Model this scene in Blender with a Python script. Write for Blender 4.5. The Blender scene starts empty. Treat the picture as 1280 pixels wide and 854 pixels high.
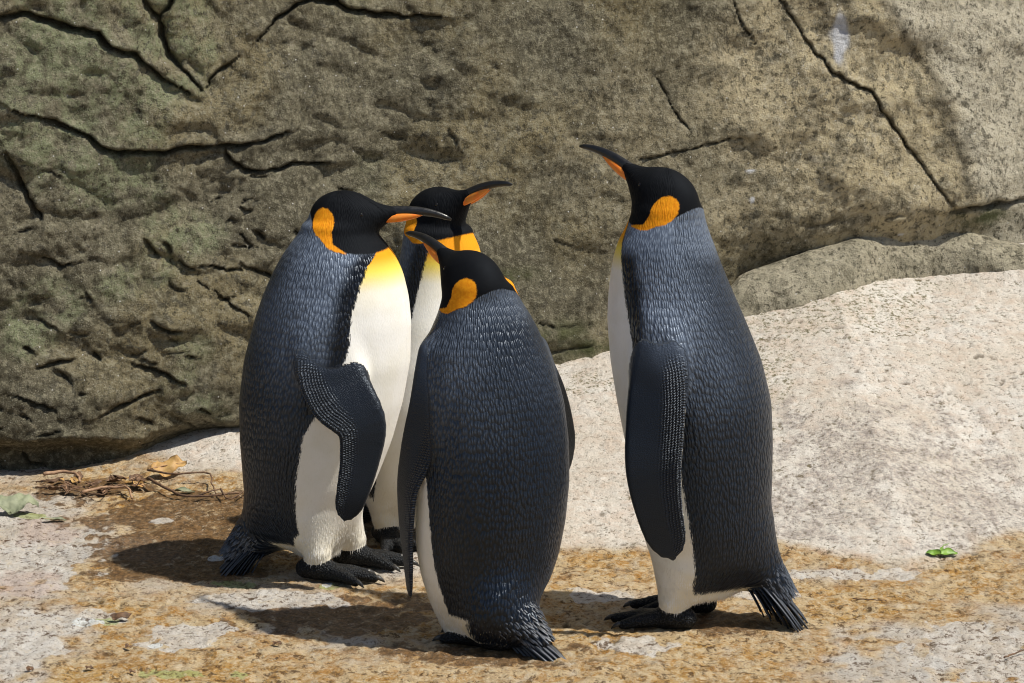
import bpy, math, random
import numpy as np
from mathutils import Vector, Matrix

R = math.radians
scene = bpy.context.scene
C = scene.collection

# ------------------------------------------------------------------ camera
CAM_H, PITCH, LENS = 1.75, R(11.0), 110.0
FPX = 1280 * LENS / 36.0
cam_d = bpy.data.cameras.new('camera'); cam_d.lens = LENS; cam_d.sensor_width = 36.0
cam_d.clip_start = 0.1; cam_d.clip_end = 300.0
cam = bpy.data.objects.new('camera', cam_d); C.objects.link(cam)
cam.location = (0, 0, CAM_H); cam.rotation_euler = (math.pi / 2 - PITCH, 0, 0)
scene.camera = cam

# ------------------------------------------------------------------ sky, sun, exposure
SUN_EL, SUN_AZ = R(59), (0.955, -0.30)          # plan direction towards the sun (x, y)
sdir = Vector((SUN_AZ[0] * math.cos(SUN_EL), SUN_AZ[1] * math.cos(SUN_EL), math.sin(SUN_EL))).normalized()
world = bpy.data.worlds.new('World'); scene.world = world; world.use_nodes = True
wn = world.node_tree; wn.nodes.clear()
sky = wn.nodes.new('ShaderNodeTexSky'); sky.sky_type = 'NISHITA'; sky.sun_disc = False
sky.sun_elevation = SUN_EL; sky.sun_rotation = math.atan2(sdir.x, sdir.y)
bg = wn.nodes.new('ShaderNodeBackground'); bg.inputs['Strength'].default_value = 0.088
wo = wn.nodes.new('ShaderNodeOutputWorld')
wn.links.new(sky.outputs[0], bg.inputs[0]); wn.links.new(bg.outputs[0], wo.inputs[0])
sun_d = bpy.data.lights.new('sun', 'SUN'); sun_d.energy = 4.4; sun_d.angle = R(1.2); sun_d.color = (1.0, 0.95, 0.86)
sun = bpy.data.objects.new('sun', sun_d); C.objects.link(sun)
sun.rotation_euler = sdir.to_track_quat('Z', 'Y').to_euler(); sun.location = (4, 0, 6)
scene.view_settings.view_transform = 'Standard'; scene.view_settings.look = 'None'
scene.cycles.filter_width = 1.05; scene.view_settings.exposure = 0.15; scene.view_settings.gamma = 1.0

# ------------------------------------------------------------------ maths helpers
cp, sp = math.cos(PITCH), math.sin(PITCH)
def unproj(px, py, Y):
    """photo pixel -> world point at world depth Y"""
    a, b = (px - 640) / FPX, -(py - 427) / FPX
    d = np.array([a, cp + b * sp, -sp + b * cp])
    return np.array([0, 0, CAM_H]) + d * (Y / d[1])
def ground_pt(px, py, z=0.0):
    a, b = (px - 640) / FPX, -(py - 427) / FPX
    d = np.array([a, cp + b * sp, -sp + b * cp])
    return np.array([0, 0, CAM_H]) + d * ((z - CAM_H) / d[2])
def sstep(a, b, x):
    t = np.clip((x - a) / (b - a), 0, 1); return t * t * (3 - 2 * t)
def smin(a, b, k):
    h = np.clip(0.5 + 0.5 * (b - a) / k, 0, 1)
    return b * (1 - h) + a * h - k * h * (1 - h)
def unit(v):
    v = np.asarray(v, float); return v / np.linalg.norm(v)

_rng = np.random.RandomState(7)
_perm = np.concatenate([_rng.permutation(256)] * 3)
_grad = _rng.normal(size=(256, 3)); _grad /= np.linalg.norm(_grad, axis=1)[:, None]
def perlin(x, y, z=0.0):
    x, y, z = np.broadcast_arrays(np.asarray(x, float), y, z)
    xi, yi, zi = np.floor(x).astype(int), np.floor(y).astype(int), np.floor(z).astype(int)
    xf, yf, zf = x - xi, y - yi, z - zi
    f = lambda t: t * t * t * (t * (t * 6 - 15) + 10)
    u, v, w = f(xf), f(yf), f(zf)
    out = 0
    for dx in (0, 1):
        for dy in (0, 1):
            for dz in (0, 1):
                h = _perm[_perm[_perm[(xi + dx) & 255] + ((yi + dy) & 255)] + ((zi + dz) & 255)]
                g = _grad[h]
                d = g[..., 0] * (xf - dx) + g[..., 1] * (yf - dy) + g[..., 2] * (zf - dz)
                out = out + d * (u if dx else 1 - u) * (v if dy else 1 - v) * (w if dz else 1 - w)
    return out * 1.5
def fbm(x, y, z=0.0, octv=4, gain=0.5):
    s, a, t = 1.0, 1.0, 0
    for i in range(octv):
        t = t + a * perlin(np.asarray(x) * s + 13.7 * i, np.asarray(y) * s + 5.1 * i, np.asarray(z) * s); s *= 2.03; a *= gain
    return t
def poly_dist(x, y, pts):
    """distance to polyline, signed side, and 0..1 position along it"""
    best = np.full(np.shape(x), 1e9); side = np.zeros(np.shape(x)); par = np.zeros(np.shape(x))
    n = len(pts) - 1
    for i in range(n):
        ax, ay = pts[i]; bx, by = pts[i + 1]
        dx, dy = bx - ax, by - ay; L = dx * dx + dy * dy + 1e-12
        t = np.clip(((x - ax) * dx + (y - ay) * dy) / L, 0, 1)
        d = np.hypot(x - ax - t * dx, y - ay - t * dy)
        m = d < best
        best = np.where(m, d, best); side = np.where(m, np.sign(dx * (y - ay) - dy * (x - ax)), side)
        par = np.where(m, (i + t) / n, par)
    return best, side, par

# ------------------------------------------------------------------ object helpers
def mesh_obj(name, verts, faces, mat, parent=None, smooth=True, attrs=None):
    me = bpy.data.meshes.new(name)
    verts = np.asarray(verts, np.float32)
    if isinstance(faces, np.ndarray):
        nf, k = faces.shape
        me.vertices.add(len(verts)); me.vertices.foreach_set('co', verts.ravel())
        me.loops.add(nf * k); me.loops.foreach_set('vertex_index', faces.astype(np.int32).ravel())
        me.polygons.add(nf); me.polygons.foreach_set('loop_start', np.arange(0, nf * k, k, dtype=np.int32))
        me.update(calc_edges=True); me.validate()
    else:
        me.from_pydata([tuple(map(float, v)) for v in verts], [], faces)
    if smooth: me.polygons.foreach_set('use_smooth', [True] * len(me.polygons))
    for k, a in (attrs or {}).items():
        a = np.asarray(a, np.float32)
        if a.ndim == 1:
            at = me.attributes.new(k, 'FLOAT', 'POINT'); at.data.foreach_set('value', a)
        else:
            at = me.attributes.new(k, 'FLOAT_VECTOR', 'POINT'); at.data.foreach_set('vector', a.ravel())
    me.update()
    if mat: me.materials.append(mat)
    o = bpy.data.objects.new(name, me); C.objects.link(o)
    if parent: o.parent = parent
    return o
def tag(o, label=None, cat=None, group=None, kind=None):
    if label: o['label'] = label
    if cat: o['category'] = cat
    if group: o['group'] = group
    if kind: o['kind'] = kind
    return o
def empty(name, loc):
    o = bpy.data.objects.new(name, None); C.objects.link(o); o.location = tuple(map(float, loc)); o.empty_display_size = 0.1
    return o
def grid_faces(nu, nv):
    i = np.arange(nu * nv).reshape(nu, nv)
    return np.stack([i[:-1, :-1], i[1:, :-1], i[1:, 1:], i[:-1, 1:]], -1).reshape(-1, 4)
def tube(path, radii, n=8, flat=None):
    """closed tube through path; returns verts, faces. flat=(sx, sy) squashes the section"""
    path = np.asarray(path, float); m = len(path); V = []; Fc = []
    T = np.gradient(path, axis=0); T /= np.linalg.norm(T, axis=1)[:, None]
    ref = np.array([0, 0, 1.0]) if abs(T[0, 2]) < 0.9 else np.array([1.0, 0, 0])
    for i in range(m):
        s = np.cross(T[i], ref); s /= np.linalg.norm(s); u = np.cross(s, T[i])
        for k in range(n):
            a = 2 * math.pi * k / n
            V.append(path[i] + radii[i] * (math.cos(a) * s * (flat[0] if flat else 1) + math.sin(a) * u * (flat[1] if flat else 1)))
    for i in range(m - 1):
        for k in range(n):
            Fc.append((i * n + k, i * n + (k + 1) % n, (i + 1) * n + (k + 1) % n, (i + 1) * n + k))
    Fc.append(tuple(range(n - 1, -1, -1))); Fc.append(tuple((m - 1) * n + k for k in range(n)))
    return V, Fc
def catmull(P, n):
    P = np.asarray(P, float); m = len(P); t = np.linspace(0, m - 1, n); out = []
    for tt in t:
        i = min(int(tt), m - 2); f = tt - i
        p0, p1, p2, p3 = P[max(i - 1, 0)], P[i], P[i + 1], P[min(i + 2, m - 1)]
        out.append(0.5 * ((2 * p1) + (-p0 + p2) * f + (2 * p0 - 5 * p1 + 4 * p2 - p3) * f * f + (-p0 + 3 * p1 - 3 * p2 + p3) * f ** 3))
    return np.array(out)

# ------------------------------------------------------------------ material helpers
class NT:
    def __init__(s, name):
        s.m = bpy.data.materials.new(name); s.m.use_nodes = True; s.t = s.m.node_tree; s.t.nodes.clear()
        s.out = s.n('ShaderNodeOutputMaterial'); s.b = s.n('ShaderNodeBsdfPrincipled')
        s.t.links.new(s.b.outputs[0], s.out.inputs[0])
    def n(s, ty, **kw):
        nd = s.t.nodes.new(ty)
        for k, v in kw.items(): setattr(nd, k, v)
        return nd
    def set(s, sock, v):
        if isinstance(v, bpy.types.NodeSocket): s.t.links.new(v, sock)
        elif isinstance(v, (tuple, list)) and len(v) == 3 and sock.type == 'RGBA': sock.default_value = (*v, 1)
        else: sock.default_value = v
    def p(s, **kw):
        for k, v in kw.items(): s.set(s.b.inputs[k.replace('_', ' ')], v)
    def attr(s, name, vec=False):
        a = s.n('ShaderNodeAttribute', attribute_name=name); return a.outputs['Vector' if vec else 'Fac']
    def coord(s): return s.n('ShaderNodeTexCoord').outputs['Object']
    def math(s, op, a, b=0.0, c=None):
        nd = s.n('ShaderNodeMath', operation=op); s.set(nd.inputs[0], a); s.set(nd.inputs[1], b)
        if c is not None: s.set(nd.inputs[2], c)
        return nd.outputs[0]
    def vmath(s, op, a, b=(0, 0, 0)):
        nd = s.n('ShaderNodeVectorMath', operation=op); s.set(nd.inputs[0], a); s.set(nd.inputs[1], b); return nd.outputs[0]
    def noise(s, co, scale, detail=4, rough=0.55, dist=0.0, col=False):
        nd = s.n('ShaderNodeTexNoise'); s.set(nd.inputs['Vector'], co); nd.inputs['Scale'].default_value = scale
        nd.inputs['Detail'].default_value = detail; nd.inputs['Roughness'].default_value = rough; nd.inputs['Distortion'].default_value = dist
        return nd.outputs['Color' if col else 'Fac']
    def ramp(s, x, a, b, lo=0.0, hi=1.0, smooth=True):
        nd = s.n('ShaderNodeMapRange', interpolation_type='SMOOTHSTEP' if smooth else 'LINEAR')
        s.set(nd.inputs[0], x); s.set(nd.inputs[1], a); s.set(nd.inputs[2], b); s.set(nd.inputs[3], lo); s.set(nd.inputs[4], hi); return nd.outputs[0]
    def mix(s, f, a, b, mode='MIX'):
        nd = s.n('ShaderNodeMix', data_type='RGBA', blend_type=mode); s.set(nd.inputs[0], f); s.set(nd.inputs[6], a); s.set(nd.inputs[7], b); return nd.outputs[2]
    def mixf(s, f, a, b):
        nd = s.n('ShaderNodeMix', data_type='FLOAT'); s.set(nd.inputs[0], f); s.set(nd.inputs[2], a); s.set(nd.inputs[3], b); return nd.outputs[0]
    def bump(s, h, dist, strength=1.0, nrm=None):
        nd = s.n('ShaderNodeBump'); s.set(nd.inputs['Height'], h); nd.inputs['Distance'].default_value = dist; s.set(nd.inputs['Strength'], strength)
        if nrm is not None: s.set(nd.inputs['Normal'], nrm)
        return nd.outputs[0]
    def scaled(s, co, sc):
        nd = s.n('ShaderNodeMapping'); s.set(nd.inputs[0], co); nd.inputs['Scale'].default_value = sc; return nd.outputs[0]
    def voro(s, co, scale, feature='F1', out='Distance', dim='3D', rnd=1.0):
        nd = s.n('ShaderNodeTexVoronoi', feature=feature, voronoi_dimensions=dim); s.set(nd.inputs['Vector'], co)
        nd.inputs['Scale'].default_value = scale; nd.inputs['Randomness'].default_value = rnd; return nd.outputs[out]

def simple(name, col, rough=0.6, col2=None, scale=60, bump=0.0, spec=0.5):
    t = NT(name); co = t.coord()
    c = t.mix(t.ramp(t.noise(co, scale, 5), 0.35, 0.65), col, col2 or tuple(v * 0.6 for v in col))
    t.p(Base_Color=c, Roughness=rough); t.b.inputs['Specular IOR Level'].default_value = spec
    if bump: t.p(Normal=t.bump(t.noise(co, scale * 2.5, 5), bump))
    return t.m

def mat_plumage():
    t = NT('plumage'); co = t.coord(); fuv = t.attr('fuv', True)
    flip = t.attr('flip'); skin = t.attr('skin')
    # overlapping feather scales: every cell is a ramp that rises towards its tip
    warp = t.vmath('MULTIPLY', t.vmath('SUBTRACT', t.noise(fuv, 70, 2, col=True), (0.5, 0.5, 0.5)), (0.005, 0.006, 0))
    base = t.vmath('ADD', fuv, warp)
    def cells(sx, sy):
        q = t.scaled(base, (1 / sx, 1 / sy, 1)); v = t.n('ShaderNodeTexVoronoi', voronoi_dimensions='2D')
        t.set(v.inputs['Vector'], q); v.inputs['Scale'].default_value = 1.0; v.inputs['Randomness'].default_value = 0.75
        d = t.vmath('SUBTRACT', q, v.outputs['Position']); s = t.n('ShaderNodeSeparateXYZ'); t.set(s.inputs[0], d)
        return s.outputs[1], v.outputs['Distance'], v.outputs['Color']
    y1, d1, c1 = cells(0.0056, 0.0150)
    h1 = t.math('SUBTRACT', t.math('MULTIPLY', y1, -0.22), t.math('MULTIPLY', d1, 1.3))
    y2, d2, c2 = cells(0.0028, 0.0036)
    sepf = t.n('ShaderNodeSeparateXYZ'); t.set(sepf.inputs[0], base)
    rowi = t.math('FLOOR', t.math('MULTIPLY', t.attr('flu'), 1 / 0.0062))
    dots = t.math('SINE', t.math('ADD', t.math('MULTIPLY', sepf.outputs[1], 2 * math.pi / 0.0052), t.math('MULTIPLY', rowi, 2.4)))
    h2 = t.math('SUBTRACT', t.math('MULTIPLY', y2, -0.6), t.math('MULTIPLY', d2, 0.7))
    flw = t.math('ADD', t.attr('flu'), t.math('MULTIPLY', t.math('SUBTRACT', t.noise(co, 55, 3), 0.5), 0.006))
    rows = t.math('SINE', t.math('MULTIPLY', flw, 2 * math.pi / 0.0062))
    rowm = t.attr('rowm')
    h2 = t.math('ADD', t.math('MULTIPLY', h2, 0.30), t.math('MULTIPLY', t.math('MULTIPLY', t.math('ADD', rows, t.math('MULTIPLY', dots, 0.8)), 0.5), rowm))
    hf = t.mixf(flip, h1, h2)
    edge = t.math('SUBTRACT', t.noise(co, 190, 3, 0.6), 0.5)
    streak = t.math('SUBTRACT', t.noise(t.scaled(fuv, (420, 70, 1)), 1.0, 2), 0.5)
    def mask(name, w, amp, st=0.0):
        v = t.math('ADD', t.attr(name), t.math('MULTIPLY', edge, amp))
        if st: v = t.math('ADD', v, t.math('MULTIPLY', streak, st))
        return t.ramp(v, -w, w)
    white = mask('white', 0.0020, 0.006, 0.016); hood = mask('hood', 0.0022, 0.004); ear = mask('ear', 0.0016, 0.005)
    silver_glint = t.attr('silver_glint'); stripe = t.attr('stripe')
    # back: near black with slate blue sheen, grey on neck and shoulders with their glints painted in
    tip = t.ramp(h1, -0.62, -0.02)
    tipf = t.mixf(flip, tip, t.math('MULTIPLY', t.ramp(rows, 0.0, 0.95), t.ramp(dots, -0.5, 0.8)))
    dark = t.mix(silver_glint, (0.0026, 0.0038, 0.0070), (0.125, 0.155, 0.21))
    tipc = t.mix(silver_glint, (0.013, 0.023, 0.044), (0.40, 0.48, 0.60))
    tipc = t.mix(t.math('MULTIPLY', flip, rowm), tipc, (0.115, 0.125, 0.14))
    amount = t.mixf(flip, 0.62, t.math('MULTIPLY', t.math('ADD', rowm, 0.12), 0.85))
    back = t.mix(t.math('MULTIPLY', tipf, amount), dark, tipc)
    back = t.mix(t.math('MULTIPLY', t.ramp(t.noise(co, 9, 3), 0.35, 0.7), 0.30), back, (0.006, 0.008, 0.012))
    back = t.mix(stripe, back, (0.005, 0.005, 0.006))
    # white belly with cream and dirt towards the feet, yellow to orange bib
    wcol = t.mix(t.ramp(t.noise(co, 14, 4), 0.35, 0.75), (0.88, 0.87, 0.83), (0.82, 0.80, 0.72))
    wcol = t.mix(t.math('MULTIPLY', t.ramp(streak, 0.0, 0.4), 0.25), wcol, (0.60, 0.57, 0.48))
    wcol = t.mix(t.attr('cream'), wcol, (0.70, 0.62, 0.42))
    bib = t.attr('bib')
    ycol = t.mix(t.ramp(bib, 0.45, 0.95), (0.86, 0.66, 0.10), (0.86, 0.33, 0.010))
    wcol = t.mix(t.ramp(bib, 0.02, 0.55), wcol, ycol)
    col = t.mix(white, back, wcol)
    col = t.mix(hood, col, t.mix(t.noise(co, 90, 3), (0.0022, 0.0022, 0.0025), (0.005, 0.005, 0.0056)))
    ecol = t.mix(t.ramp(t.noise(co, 160, 3), 0.3, 0.7), (0.86, 0.34, 0.010), (0.74, 0.25, 0.006))
    col = t.mix(ear, col, ecol)
    # black leathery feet
    sk = t.voro(co, 260)
    skc = t.mix(t.ramp(sk, 0.1, 0.6), (0.035, 0.034, 0.033), (0.009, 0.009, 0.009))
    sk_in = t.math('MULTIPLY', t.math('MULTIPLY', skin, t.math('SUBTRACT', 1.0, skin)), 3.6)
    skin = t.ramp(t.math('ADD', skin, t.math('MULTIPLY', sk_in, t.math('ADD', edge, streak))), 0.35, 0.65)
    col = t.mix(skin, col, skc)
    soft = t.math('MAXIMUM', t.math('MAXIMUM', white, hood), ear)
    rough = t.mixf(soft, t.mixf(flip, 0.34, 0.42), 0.75); rough = t.mixf(skin, rough, 0.48)
    fine = t.noise(t.scaled(fuv, (600, 130, 1)), 1.0, 2)
    hh = t.mixf(soft, hf, t.math('MULTIPLY', t.math('MULTIPLY', fine, 0.24), t.math('SUBTRACT', 1.0, t.math('MULTIPLY', hood, 0.85))))
    hh = t.mixf(t.ramp(silver_glint, 0.80, 1.0), hh, t.math('MULTIPLY', hf, 0.25))
    hh = t.mixf(skin, hh, t.math('MULTIPLY', sk, -0.9))
    t.p(Base_Color=col, Roughness=rough, Normal=t.bump(hh, 0.0026, 1.0))
    t.p(Specular_IOR_Level=t.mixf(soft, 0.42, 0.16), Specular_Tint=(0.72, 0.84, 1.0))
    t.set(t.b.inputs['Sheen Weight'], t.mixf(soft, 0.04, 0.0)); t.b.inputs['Sheen Roughness'].default_value = 0.4
    t.set(t.b.inputs['Sheen Tint'], (0.6, 0.72, 0.95))
    return t.m

M = {'plumage': mat_plumage()}
def mat_beak():
    t = NT('beak_horn'); co = t.coord(); n = t.noise(co, 120, 4)
    t.p(Base_Color=t.mix(n, (0.006, 0.006, 0.006), (0.02, 0.019, 0.018)), Roughness=t.ramp(n, 0.3, 0.7, 0.28, 0.45), Normal=t.bump(n, 0.0006))
    return t.m
M['beak'] = mat_beak()
M['plate'] = simple('beak_plate_orange', (0.86, 0.20, 0.012), 0.45, (0.80, 0.28, 0.03), 90, 0.0003)
M['eye'] = simple('eye_dark', (0.010, 0.006, 0.004), 0.08)
M['claw'] = simple('claw_horn', (0.02, 0.019, 0.018), 0.3, (0.07, 0.066, 0.06), 120)
def mat_feather():
    t = NT('tail_feather'); co = t.coord(); tipa = t.attr('tip'); n = t.noise(co, 120, 3)
    c = t.mix(n, (0.006, 0.0065, 0.008), (0.02, 0.022, 0.027))
    c = t.mix(t.math('MULTIPLY', tipa, t.ramp(n, 0.2, 0.6, 0.6, 1.0)), c, (0.13, 0.15, 0.185))
    t.p(Base_Color=c, Roughness=0.42); return t.m
M['feather'] = mat_feather()

M['down'] = simple('white_down', (0.86, 0.84, 0.79), 0.8, (0.72, 0.68, 0.58), 40, spec=0.1)
# ================================================================== PENGUINS
def surface_nets(vol, org, h):
    nx, ny, nz = vol.shape
    s = vol < 0
    corner = [(i, j, k) for i in (0, 1) for j in (0, 1) for k in (0, 1)]
    sl = lambda c: (slice(c[0], nx - 1 + c[0]), slice(c[1], ny - 1 + c[1]), slice(c[2], nz - 1 + c[2]))
    cnt = np.zeros((nx - 1, ny - 1, nz - 1), np.int8)
    for c in corner: cnt += s[sl(c)]
    act = (cnt > 0) & (cnt < 8)
    ia = np.argwhere(act); idx = -np.ones(act.shape, np.int64); idx[act] = np.arange(len(ia))
    cv = {c: vol[ia[:, 0] + c[0], ia[:, 1] + c[1], ia[:, 2] + c[2]] for c in corner}
    acc = np.zeros((len(ia), 3)); num = np.zeros(len(ia))
    for c in corner:
        for ax in range(3):
            if c[ax]: continue
            e = list(c); e[ax] = 1; e = tuple(e)
            a, b = cv[c], cv[e]; m = (a < 0) != (b < 0)
            t = np.where(m, a / np.where(m, a - b, 1), 0)
            p = np.array(c, float)[None, :].repeat(len(ia), 0); p[:, ax] = t
            acc += np.where(m[:, None], p, 0); num += m
    V = (ia + acc / num[:, None]) * h + org
    Fs = []
    for ax in range(3):
        o1, o2 = [(1, 2), (2, 0), (0, 1)][ax]
        a = s.copy(); b = np.roll(s, -1, ax); ch = a != b
        lim = [slice(None)] * 3; lim[ax] = slice(-1, None); ch[tuple(lim)] = False
        for o in (o1, o2):
            l0 = [slice(None)] * 3; l0[o] = slice(0, 1); ch[tuple(l0)] = False
            l0[o] = slice(-1, None); ch[tuple(l0)] = False
        e = np.argwhere(ch); inside = a[ch]
        def g(d1, d2):
            q = e.copy(); q[:, o1] -= d1; q[:, o2] -= d2; return idx[q[:, 0], q[:, 1], q[:, 2]]
        q = np.stack([g(1, 1), g(0, 1), g(0, 0), g(1, 0)], 1)
        q[~inside] = q[~inside][:, ::-1]
        Fs.append(q)
    return V, np.concatenate(Fs)

def rcone(P, a, b, ra, rb):
    a, b = np.asarray(a, float), np.asarray(b, float); d = b - a
    t = np.clip(((P - a) @ d) / (d @ d), 0, 1)
    return np.linalg.norm(P - a - t[..., None] * d, axis=-1) - (ra + (rb - ra) * t)
def ellipsoid(P, c, ax, rad):
    q = np.stack([(P - c) @ ax[i] for i in range(3)], -1); r = np.asarray(rad, float)
    k0 = np.linalg.norm(q / r, axis=-1); k1 = np.linalg.norm(q / r ** 2, axis=-1)
    return k0 * (k0 - 1) / np.maximum(k1, 1e-6)

class Flipper:
    """thin stadium section swept along a curve: pts (centre), chord dir, half chord, half thickness, outward side"""
    def __init__(s, pts, chord, half, thick, out):
        n = 30
        s.P = catmull(pts, n); s.Ch = catmull(chord, n); s.h = np.maximum(catmull(np.array(half)[:, None], n)[:, 0], 0.004); s.th = catmull(np.array(thick)[:, None], n)[:, 0]
        s.out = np.asarray(out, float)
        L_ = np.concatenate([[0], np.cumsum(np.linalg.norm(np.diff(s.P, axis=0), axis=1))]); rt = s.h[-1] * 1.5
        u_ = np.clip((L_ - (L_[-1] - rt)) / rt, 0, 1); s.h = np.maximum(s.h * np.sqrt(1 - u_ ** 2 * 0.97), 0.004)
        T = np.gradient(s.P, axis=0); T /= np.linalg.norm(T, axis=1)[:, None]
        s.Ch = s.Ch - (s.Ch * T).sum(1)[:, None] * T; s.Ch /= np.linalg.norm(s.Ch, axis=1)[:, None]
        s.N = np.cross(T, s.Ch); s.N *= np.sign((s.N @ s.out))[:, None]
        s.L = np.concatenate([[0], np.cumsum(np.linalg.norm(np.diff(s.P, axis=0), axis=1))])
    def bbox(s): m = 0.085; return s.P.min(0) - m, s.P.max(0) + m
    def eval(s, Q, full=False):
        best = np.full(Q.shape[:-1], 1e3); info = [np.zeros(Q.shape[:-1]) for _ in range(5)] if full else None
        for i in range(len(s.P) - 1):
            a, b = s.P[i], s.P[i + 1]; d = b - a
            tr = ((Q - a) @ d) / (d @ d); t = np.clip(tr, 0, 1)
            off = Q - a - t[..., None] * d
            ch = s.Ch[i] * (1 - t[..., None]) + s.Ch[i + 1] * t[..., None]; nn = s.N[i] * (1 - t[..., None]) + s.N[i + 1] * t[..., None]
            A = (off * ch).sum(-1); B = (off * nn).sum(-1); E = (off @ d) / math.sqrt(d @ d)
            h = s.h[i] * (1 - t) + s.h[i + 1] * t; th = s.th[i] * (1 - t) + s.th[i + 1] * t
            # thicker towards the leading edge (chord points to it)
            tt = th * (0.72 + 0.28 * np.clip(A / h, -1, 1))
            tt = np.minimum(tt, h)
            D = np.sqrt(np.maximum(np.abs(A) - (h - tt), 0) ** 2 + B * B + E * E) - tt
            m = D < best; best = np.where(m, D, best)
            if full:
                for k, v in enumerate((A, B, h, s.L[i] + t * (s.L[i + 1] - s.L[i]), th)): info[k] = np.where(m, v, info[k])
        return (best, info) if full else best

def penguin(cfg):
    Y0 = cfg['Y']; base = ground_pt(cfg['foot'][0], cfg['foot'][1]); base[1] = Y0; base[2] = 0.0
    U = lambda px, py, dy=0.0: unproj(px, py, Y0 + dy) - base
    th = R(cfg['theta']); fwd = np.array([math.sin(th), -math.cos(th), 0.0])       # theta: turn from facing the viewer towards the right
    left = np.array([-fwd[1], fwd[0], 0.0])
    # ---- torso from its outline
    rows = np.array(cfg['outline'], float)
    zt, xl, xr = [], [], []
    for y, l, r in rows:
        a, b = U(l, y), U(r, y); zt.append(a[2]); xl.append(a[0]); xr.append(b[0])
    o = np.argsort(zt); zt = np.array(zt)[o]; xl = np.array(xl)[o]; xr = np.array(xr)[o]
    zz = np.linspace(zt[0], zt[-1], 200)
    ker = np.hanning(15); ker /= ker.sum()
    sm = lambda v: np.convolve(np.pad(np.interp(zz, zt, v), 7, mode='edge'), ker, 'valid')
    XC, HX = sm((xl + xr) / 2), sm((xr - xl) / 2)
    HY = HX * cfg.get('ky', 0.92); YC = np.interp(zz, [0, .3, .6, .85], cfg.get('lean', [0, 0, 0, 0]))
    H0 = cfg.get('H', 0.92)                                                            # standing height for the pattern
    def torso(P):
        x, y, z = P[..., 0], P[..., 1], P[..., 2]
        zc = np.clip(z, zz[0], zz[-1])
        xc, hx, hy, yc = (np.interp(zc, zz, v) for v in (XC, HX, HY, YC))
        r = np.sqrt(((x - xc) / hx) ** 2 + ((y - yc) / hy) ** 2)
        d = (r - 1) * np.minimum(hx, hy)
        dz = np.abs(z - zc)
        return np.where(dz > 0, np.sqrt(np.maximum(d + 0.012, 0) ** 2 + dz ** 2) - 0.012, d)
    # ---- head
    hc = U(*cfg['head']); hf = unit(cfg['hdir']); hl = unit(np.cross([0, 0, 1], hf)); hu = np.cross(hf, hl)
    if cfg.get('roll'):
        a = R(cfg['roll']); hl, hu = math.cos(a) * hl + math.sin(a) * hu, -math.sin(a) * hl + math.cos(a) * hu
    ax = np.array([hf, hl, hu]); hs = cfg.get('hs', 1.0)
    W = lambda a, b, c: hc + hs * (a * hf + b * hl + c * hu)
    def head(P):
        d = ellipsoid(P, W(-0.006, 0, 0), ax, hs * np.array([0.071, 0.050, 0.057]))
        d = smin(d, rcone(P, W(0.025, 0, -0.004), W(0.098, 0, 0.012), 0.045 * hs, 0.0135 * hs), 0.02)
        return d
    neck_pt = np.array([np.interp(zz[-1], zz, XC), YC[-1], zz[-1] - 0.03])
    def neck(P): return rcone(P, neck_pt, W(-0.015, 0, -0.015), cfg.get('neck_r', 0.055), 0.050 * hs)
    # ---- legs, feet, rump
    def bodypt(f, l, z): return fwd * f + left * l + np.array([0, 0, z])
    feet = []
    for (f, l, ang) in cfg['feet']:
        c = bodypt(f, l, 0); a = R(ang); d = math.cos(a) * fwd + math.sin(a) * left
        s = np.array([-d[1], d[0], 0])
        toes = []
        for k, (sp_, ln) in enumerate(((-0.5, 0.088), (-0.02, 0.108), (0.46, 0.088))):
            e = math.cos(sp_) * d + math.sin(sp_) * s
            toes.append((c + 0.012 * d + [0, 0, 0.022], c + 0.012 * d + e * ln * 0.62 + [0, 0, 0.017], c + 0.012 * d + e * ln + [0, 0, 0.0105], e))
        feet.append((c, d, toes))
    rump_a, rump_b = (np.array(U(*q)) for q in cfg['rump'])
    def legs(P):
        dleg = np.full(P.shape[:-1], 1e3); dfoot = dleg.copy()
        for (c, d, toes) in feet:
            if cfg.get('legs', True): dleg = np.minimum(dleg, rcone(P, c * [0.75, 0.75, 1] - 0.02 * d + [0, 0, 0.12], c - 0.004 * d + [0, 0, 0.060], 0.052, 0.030))
            ft = rcone(P, c - 0.03 * d + [0, 0, 0.024], c + 0.014 * d + [0, 0, 0.024], 0.021, 0.022)
            ft = smin(ft, rcone(P, c + [0, 0, 0.028], c + [0, 0, 0.052 if cfg.get('legs', True) else 0.032], 0.024, 0.021), 0.012)
            for (p0, p1, p2, e) in toes:
                ft = smin(ft, np.minimum(rcone(P, p0, p1, 0.0165, 0.0135), rcone(P, p1, p2, 0.0135, 0.0095)), 0.008)
            for i in (0, 1):                                                          # webs
                for u in (0.25, 0.5, 0.75):
                    e = toes[i][1] * (1 - u) + toes[i + 1][1] * u
                    ft = smin(ft, rcone(P, toes[i][0] - [0, 0, .008], e - [0, 0, .009], 0.008, 0.0055), 0.009)
            dfoot = np.minimum(dfoot, ft)
        return dleg, dfoot
    def rump(P): return rcone(P, rump_a, rump_b, cfg.get('rump_r', (0.07, 0.018))[0], cfg.get('rump_r', (0.07, 0.018))[1])
    flips = []
    for fl in cfg['flippers']:
        pts = [U(q[0], q[1], q[2]) for q in fl['pts']]
        flips.append(Flipper(pts, [unit(q) for q in fl['chord']], [h / cfg['ppm'] for h in fl['half']], fl.get('thick', [0.020, 0.016, 0.013, 0.011, 0.009, 0.006]), fl['out']))
    # ---- volume
    h = cfg.get('res', 0.0036)
    lo = np.array([min(xl.min(), hc[0] - .12, rump_b[0] - .04), -0.24, -0.012]); hi = np.array([max(xr.max(), hc[0] + .12, rump_b[0] + .04), 0.24, hc[2] + 0.10])
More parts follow.
